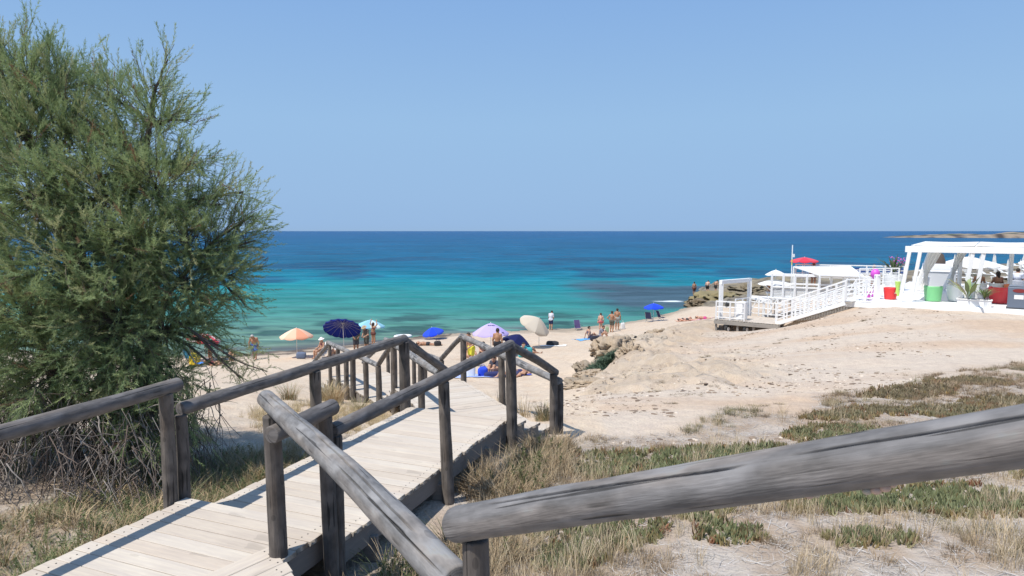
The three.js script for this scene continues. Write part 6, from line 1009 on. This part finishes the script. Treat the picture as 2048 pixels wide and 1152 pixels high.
function leafPlant(g, count, len, width, c, seed, stemH, droop) { // broad leaves on arching stalks
  const R = rng(seed); for (let k = 0; k < count; k++) {
    const a = k / count * 6.283 + R(), l = len * (0.7 + 0.5 * R()), out = 0.25 + droop * R(), pos = [], idx = [], n = 8; for (let i = 0; i <= n; i++) { const t = i / n, w = width * Math.sin(Math.PI * Math.pow(t, 0.7)) * (0.5 + 0.5 * R()) * (t < 0.3 ? t / 0.3 * 0.4 + 0.05 : 1), x = out * l * t * (1 + 0.4 * t), y = stemH * (0.6 + 0.4 * R()) * Math.min(1, t * 1.5) + l * (t - 0.55 * out * t * t); for (const s of [-1, 0, 1]) pos.push(Math.cos(a) * x - Math.sin(a) * s * w, y - Math.abs(s) * w * 0.25, Math.sin(a) * x + Math.cos(a) * s * w); }
    for (let i = 0; i < n; i++) for (const s of [0, 1]) { const q = i * 3 + s; idx.push(q, q + 1, q + 3, q + 1, q + 4, q + 3); } part('leaf', geoFrom(pos, idx), std(c.map(v => v * (0.8 + 0.5 * R())), { roughness: 0.5 }), g);
  }
}
{ const g = thing('white_planter', 'long white planter box on the front edge of the lido deck', 'planter', L(4.85, 0.36), null, LTURN); part('box', box(-0.62, 0.62, 0, 0.30, -0.17, 0.17, 0.015), M.white, g); part('rim', box(-0.65, 0.65, 0.28, 0.33, -0.20, 0.20, 0.012), M.white, g); part('soil', box(-0.58, 0.58, 0.33, 0.335, -0.15, 0.15, 0.001), std([0.06, 0.045, 0.03]), g); }
{ const at = L(4.62, 0.36, 0.32), g = thing('banana_plant', 'banana plant with big pale green leaves in the white planter', 'plant', at); leafPlant(g, 10, 0.95, 0.12, [0.20, 0.24, 0.09], 91, 0.22, 0.8); }
{ const at = L(5.2, 0.36, 0.32), g = thing('oleander_bush', 'bushy potted oleander with narrow leaves at the right end of the planter', 'plant', at); leafPlant(g, 30, 0.62, 0.032, [0.13, 0.18, 0.06], 93, 0.1, 0.7); part('stems', merge(Array.from({ length: 5 }, (_, i) => tube([new THREE.Vector3(0, 0, 0), new THREE.Vector3(Math.cos(i * 1.3) * 0.06, 0.2, Math.sin(i * 1.3) * 0.06), new THREE.Vector3(Math.cos(i * 1.3) * 0.14, 0.42, Math.sin(i * 1.3) * 0.14)], 0.01, 5))), M.bark, g); }
{ const g = thing('bin', 'slate grey litter bin with an oval slot and a white notice', 'bin', L(6.42, 0.5), null, LTURN), m = std([0.135, 0.165, 0.215], { roughness: 0.5 }); part('body', box(-0.42, 0.42, 0.03, 0.93, -0.3, 0.3, 0.03), m, g); part('lid', box(-0.40, 0.40, 0.93, 1.0, -0.28, 0.28, 0.03), m, g); part('base', box(-0.45, 0.45, 0, 0.05, -0.33, 0.33, 0.01), M.darkSteel, g); part('slot', new THREE.CylinderGeometry(0.5, 0.5, 0.012, 30).rotateX(Math.PI / 2).scale(0.46, 0.16, 1).translate(-0.03, 0.78, 0.305), std([0.22, 0.03, 0.03]), g); part('notice', box(-0.2, 0.12, 0.42, 0.60, 0.302, 0.309, 0.001), M.white, g); }
{ // cycads and flowers left of the pergola
  const g = thing('cycad', 'dark green cycad with stiff feathery fronds in a white tub', 'plant', L(0.9, 7.3, 0.85)); leafPlant(g, 34, 1.0, 0.05, [0.06, 0.085, 0.03], 97, 0.35, 0.9);
  const t = thing('white_tub', 'white tapered tub holding the cycad', 'planter', L(0.9, 7.3, 0)); part('tub', lathe([[0.001, 0.0], [0.35, 0], [0.55, 0.85], [0.58, 0.9], [0.52, 0.9], [0.5, 0.84], [0.001, 0.84]], 20), M.white, t); part('soil', new THREE.CylinderGeometry(0.49, 0.49, 0.01, 20).translate(0, 0.85, 0), std([0.06, 0.045, 0.03]), t);
  const g2 = thing('cycad', 'smaller cycad seen between the pergola posts', 'plant', L(4.7, 9.6, 0.55)); leafPlant(g2, 18, 0.6, 0.035, [0.07, 0.095, 0.035], 98, 0.05, 1.3); const t2 = thing('white_tub', 'white tub of the smaller cycad between the pergola posts', 'planter', L(4.7, 9.6, 0)); part('tub', lathe([[0.001, 0.0], [0.3, 0], [0.4, 0.55], [0.36, 0.55], [0.001, 0.52]], 18), M.white, t2);
  const f = thing('flowering_bush', 'bougainvillea with magenta blossoms left of the pergola', 'plant', L(0.9, 9.2, 0)), R = rng(19), fl = []; part('stems', merge([0, 1, 2].map(i => tube([new THREE.Vector3(0, 0, 0), new THREE.Vector3(i * 0.08 - 0.08, 0.8, 0.05), new THREE.Vector3(i * 0.25 - 0.25, 1.5, 0)], 0.02, 5))), M.bark, f); for (let k = 0; k < 90; k++) fl.push(new THREE.CircleGeometry(0.045, 5).rotateX(R() * 6).rotateY(R() * 6).translate((R() - 0.5) * 0.9, 1.3 + R() * 0.5, (R() - 0.5) * 0.6)); part('blossoms', merge(fl), std([0.62, 0.10, 0.46]), f).userData.kind = 'stuff';
}
const GUEST = 'guests of the lido';
person('dark haired man with bare shoulders seated left of the couple under the pergola', 24.0, 33.3, { pose: 'chair', turn: 2.6, skin: 'tan', y: LID - 0.02, trunks: [0.05, 0.05, 0.08], group: GUEST });
person('dark haired woman seated right of the couple under the pergola', 24.65, 32.9, { pose: 'chair', turn: 2.9, skin: 'dark', y: LID - 0.02, trunks: [0.05, 0.05, 0.08], hair: [0.02, 0.016, 0.014, 1], group: GUEST });
person('person in a pale shirt at the right edge of the pergola', 27.0, 34.6, { pose: 'chair', turn: 2.2, skin: 'mid', y: LID + 0.05, dress: [0.60, 0.62, 0.70], group: GUEST });
person('bather standing behind the cream awning at the seaward railing', 25.0, 44.8, { pose: 'stand', turn: AWAY, skin: 'fair', y: 4.55, trunks: [0.4, 0.4, 0.4], hair: [0.3, 0.18, 0.1], group: GUEST });
person('person sitting under the red lido parasol', 21.2, 45.6, { pose: 'stand', turn: 2.4, skin: 'tan', y: 4.7, trunks: [0.1, 0.03, 0.03], group: GUEST });
armchair('white armchair under the man of the seated couple', P(24.0, 33.3, LID), 2.6, [0.74, 0.74, 0.73], 0.72); armchair('white armchair under the woman of the seated couple', P(24.65, 32.9, LID), 2.9, [0.74, 0.74, 0.73], 0.72); armchair('grey armchair at the right edge of the pergola', P(27.0, 34.6, LID), 2.2, [0.45, 0.47, 0.52], 0.74);
{ const g = thing('flag_pole', 'thin white pole with small coloured pennants beside the awning', 'pole', P(17.15, 39.8, 4.0)); part('mast', tube([new THREE.Vector3(0, 0, 0), new THREE.Vector3(0, 3.75, 0)], 0.03, 8), M.white, g); part('pennant', box(0.03, 0.16, 3.0, 3.2, -0.005, 0.005, 0.002), M.white, g); part('band', new THREE.CylinderGeometry(0.034, 0.034, 0.35, 10).translate(0, 2.7, 0), std([0.65, 0.55, 0.15]), g); }
const LP = 'parasols of the lido';
parasol('red lido parasol standing above the awning', 20.7, 46, { r: 0.95, h: 3.05, colors: [[0.70, 0.05, 0.09], [0.74, 0.08, 0.12]], drop: 0.24, valance: 0.12, y: 3.7, group: LP });
for (const [k, h] of [[0, 2.75], [1, 3.3]]) parasol(k ? 'small upper canopy of the two tier white parasol' : 'wide lower canopy of the two tier white parasol', 15.6 + k * 0.03, 38.4 + k * 0.03, { r: k ? 0.62 : 1.0, h, colors: [[0.80, 0.80, 0.78]], drop: 0.28, valance: 0.02, y: 3.0, group: LP });
parasol('big open white parasol seen through the pergola', 29.5, 42, { r: 1.7, h: 2.75, colors: [[0.80, 0.79, 0.75]], drop: 0.55, y: 4.2, group: LP });
parasol('big open white parasol at the right, behind the pergola posts', 35.5, 42.5, { r: 1.9, h: 2.9, colors: [[0.80, 0.79, 0.75]], drop: 0.6, y: 4.2, group: LP });
parasol('open white parasol behind the seated couple', 31.5, 44, { r: 1.8, h: 2.5, colors: [[0.80, 0.79, 0.76]], drop: 0.5, y: 4.2, group: LP });
{ // furled white parasols of the bathing beach beyond: alike, in rows
  const proto = thing('furled_parasol', 'furled white parasol in the rows beyond the pergola', 'parasol', P(0, 0, 0), 'furled white parasols beyond the pergola');
  part('cloth', lathe([[0.02, 2.3], [0.07, 2.1], [0.15, 1.4], [0.19, 1.0], [0.13, 0.98], [0.03, 1.02]], 12), M.whiteCloth, proto); part('pole', new THREE.CylinderGeometry(0.025, 0.025, 2.36, 8).translate(0, 1.18, 0), M.pole, proto);
  let first = true; const R = rng(88), ORD = ['first', 'second', 'third', 'fourth', 'fifth', 'sixth', 'seventh', 'eighth', 'ninth'], ROW = ['nearest', 'middle', 'farthest'];
  for (let j = 0; j < 3; j++) for (let i = 0; i < 9; i++) { const D = 74 + j * 11 + R() * 2, X = D * (0.635 + i * 0.021) + R() * 0.8, q = first ? proto : proto.clone(); if (!first) { q.name = numbered('furled_parasol'); scene.add(q); } first = false; q.userData = { ...q.userData, label: `furled white parasol beyond the pergola, ${ORD[i]} from the left in the ${ROW[j]} row` }; q.position.copy(P(X, D, groundHeight(X, D))); q.rotation.y = R() * 6; }
  const bed = thing('white_sunbed', 'white sunbed in the rows beyond the pergola', 'sunbed', P(0, 0, 0), 'white sunbeds beyond the pergola'); part('base', box(-0.32, 0.32, 0.22, 0.30, -0.7, 1.0, 0.02), M.white, bed); part('backrest', box(-0.32, 0.32, 0, 0.06, -0.75, 0, 0.02).rotateX(0.6).translate(0, 0.3, -0.2), M.white, bed); for (const [x, z] of [[-0.28, -0.6], [0.28, -0.6], [-0.28, 0.9], [0.28, 0.9]]) part('leg', box(x - 0.03, x + 0.03, 0, 0.22, z - 0.03, z + 0.03), M.white, bed);
  first = true; for (let j = 0; j < 3; j++) for (let i = 0; i < 8; i++) { const D = 71 + j * 11 + R() * 2, X = D * (0.64 + i * 0.022) + R() * 0.8, q = first ? bed : bed.clone(); if (!first) { q.name = numbered('white_sunbed'); scene.add(q); } first = false; q.userData = { ...q.userData, label: `white sunbed beyond the pergola, ${ORD[i]} from the left in the ${ROW[j]} row` }; q.position.copy(P(X, D, groundHeight(X, D))); q.rotation.y = 0.5 + R() * 0.4; }
}

renderer.render(scene, camera);
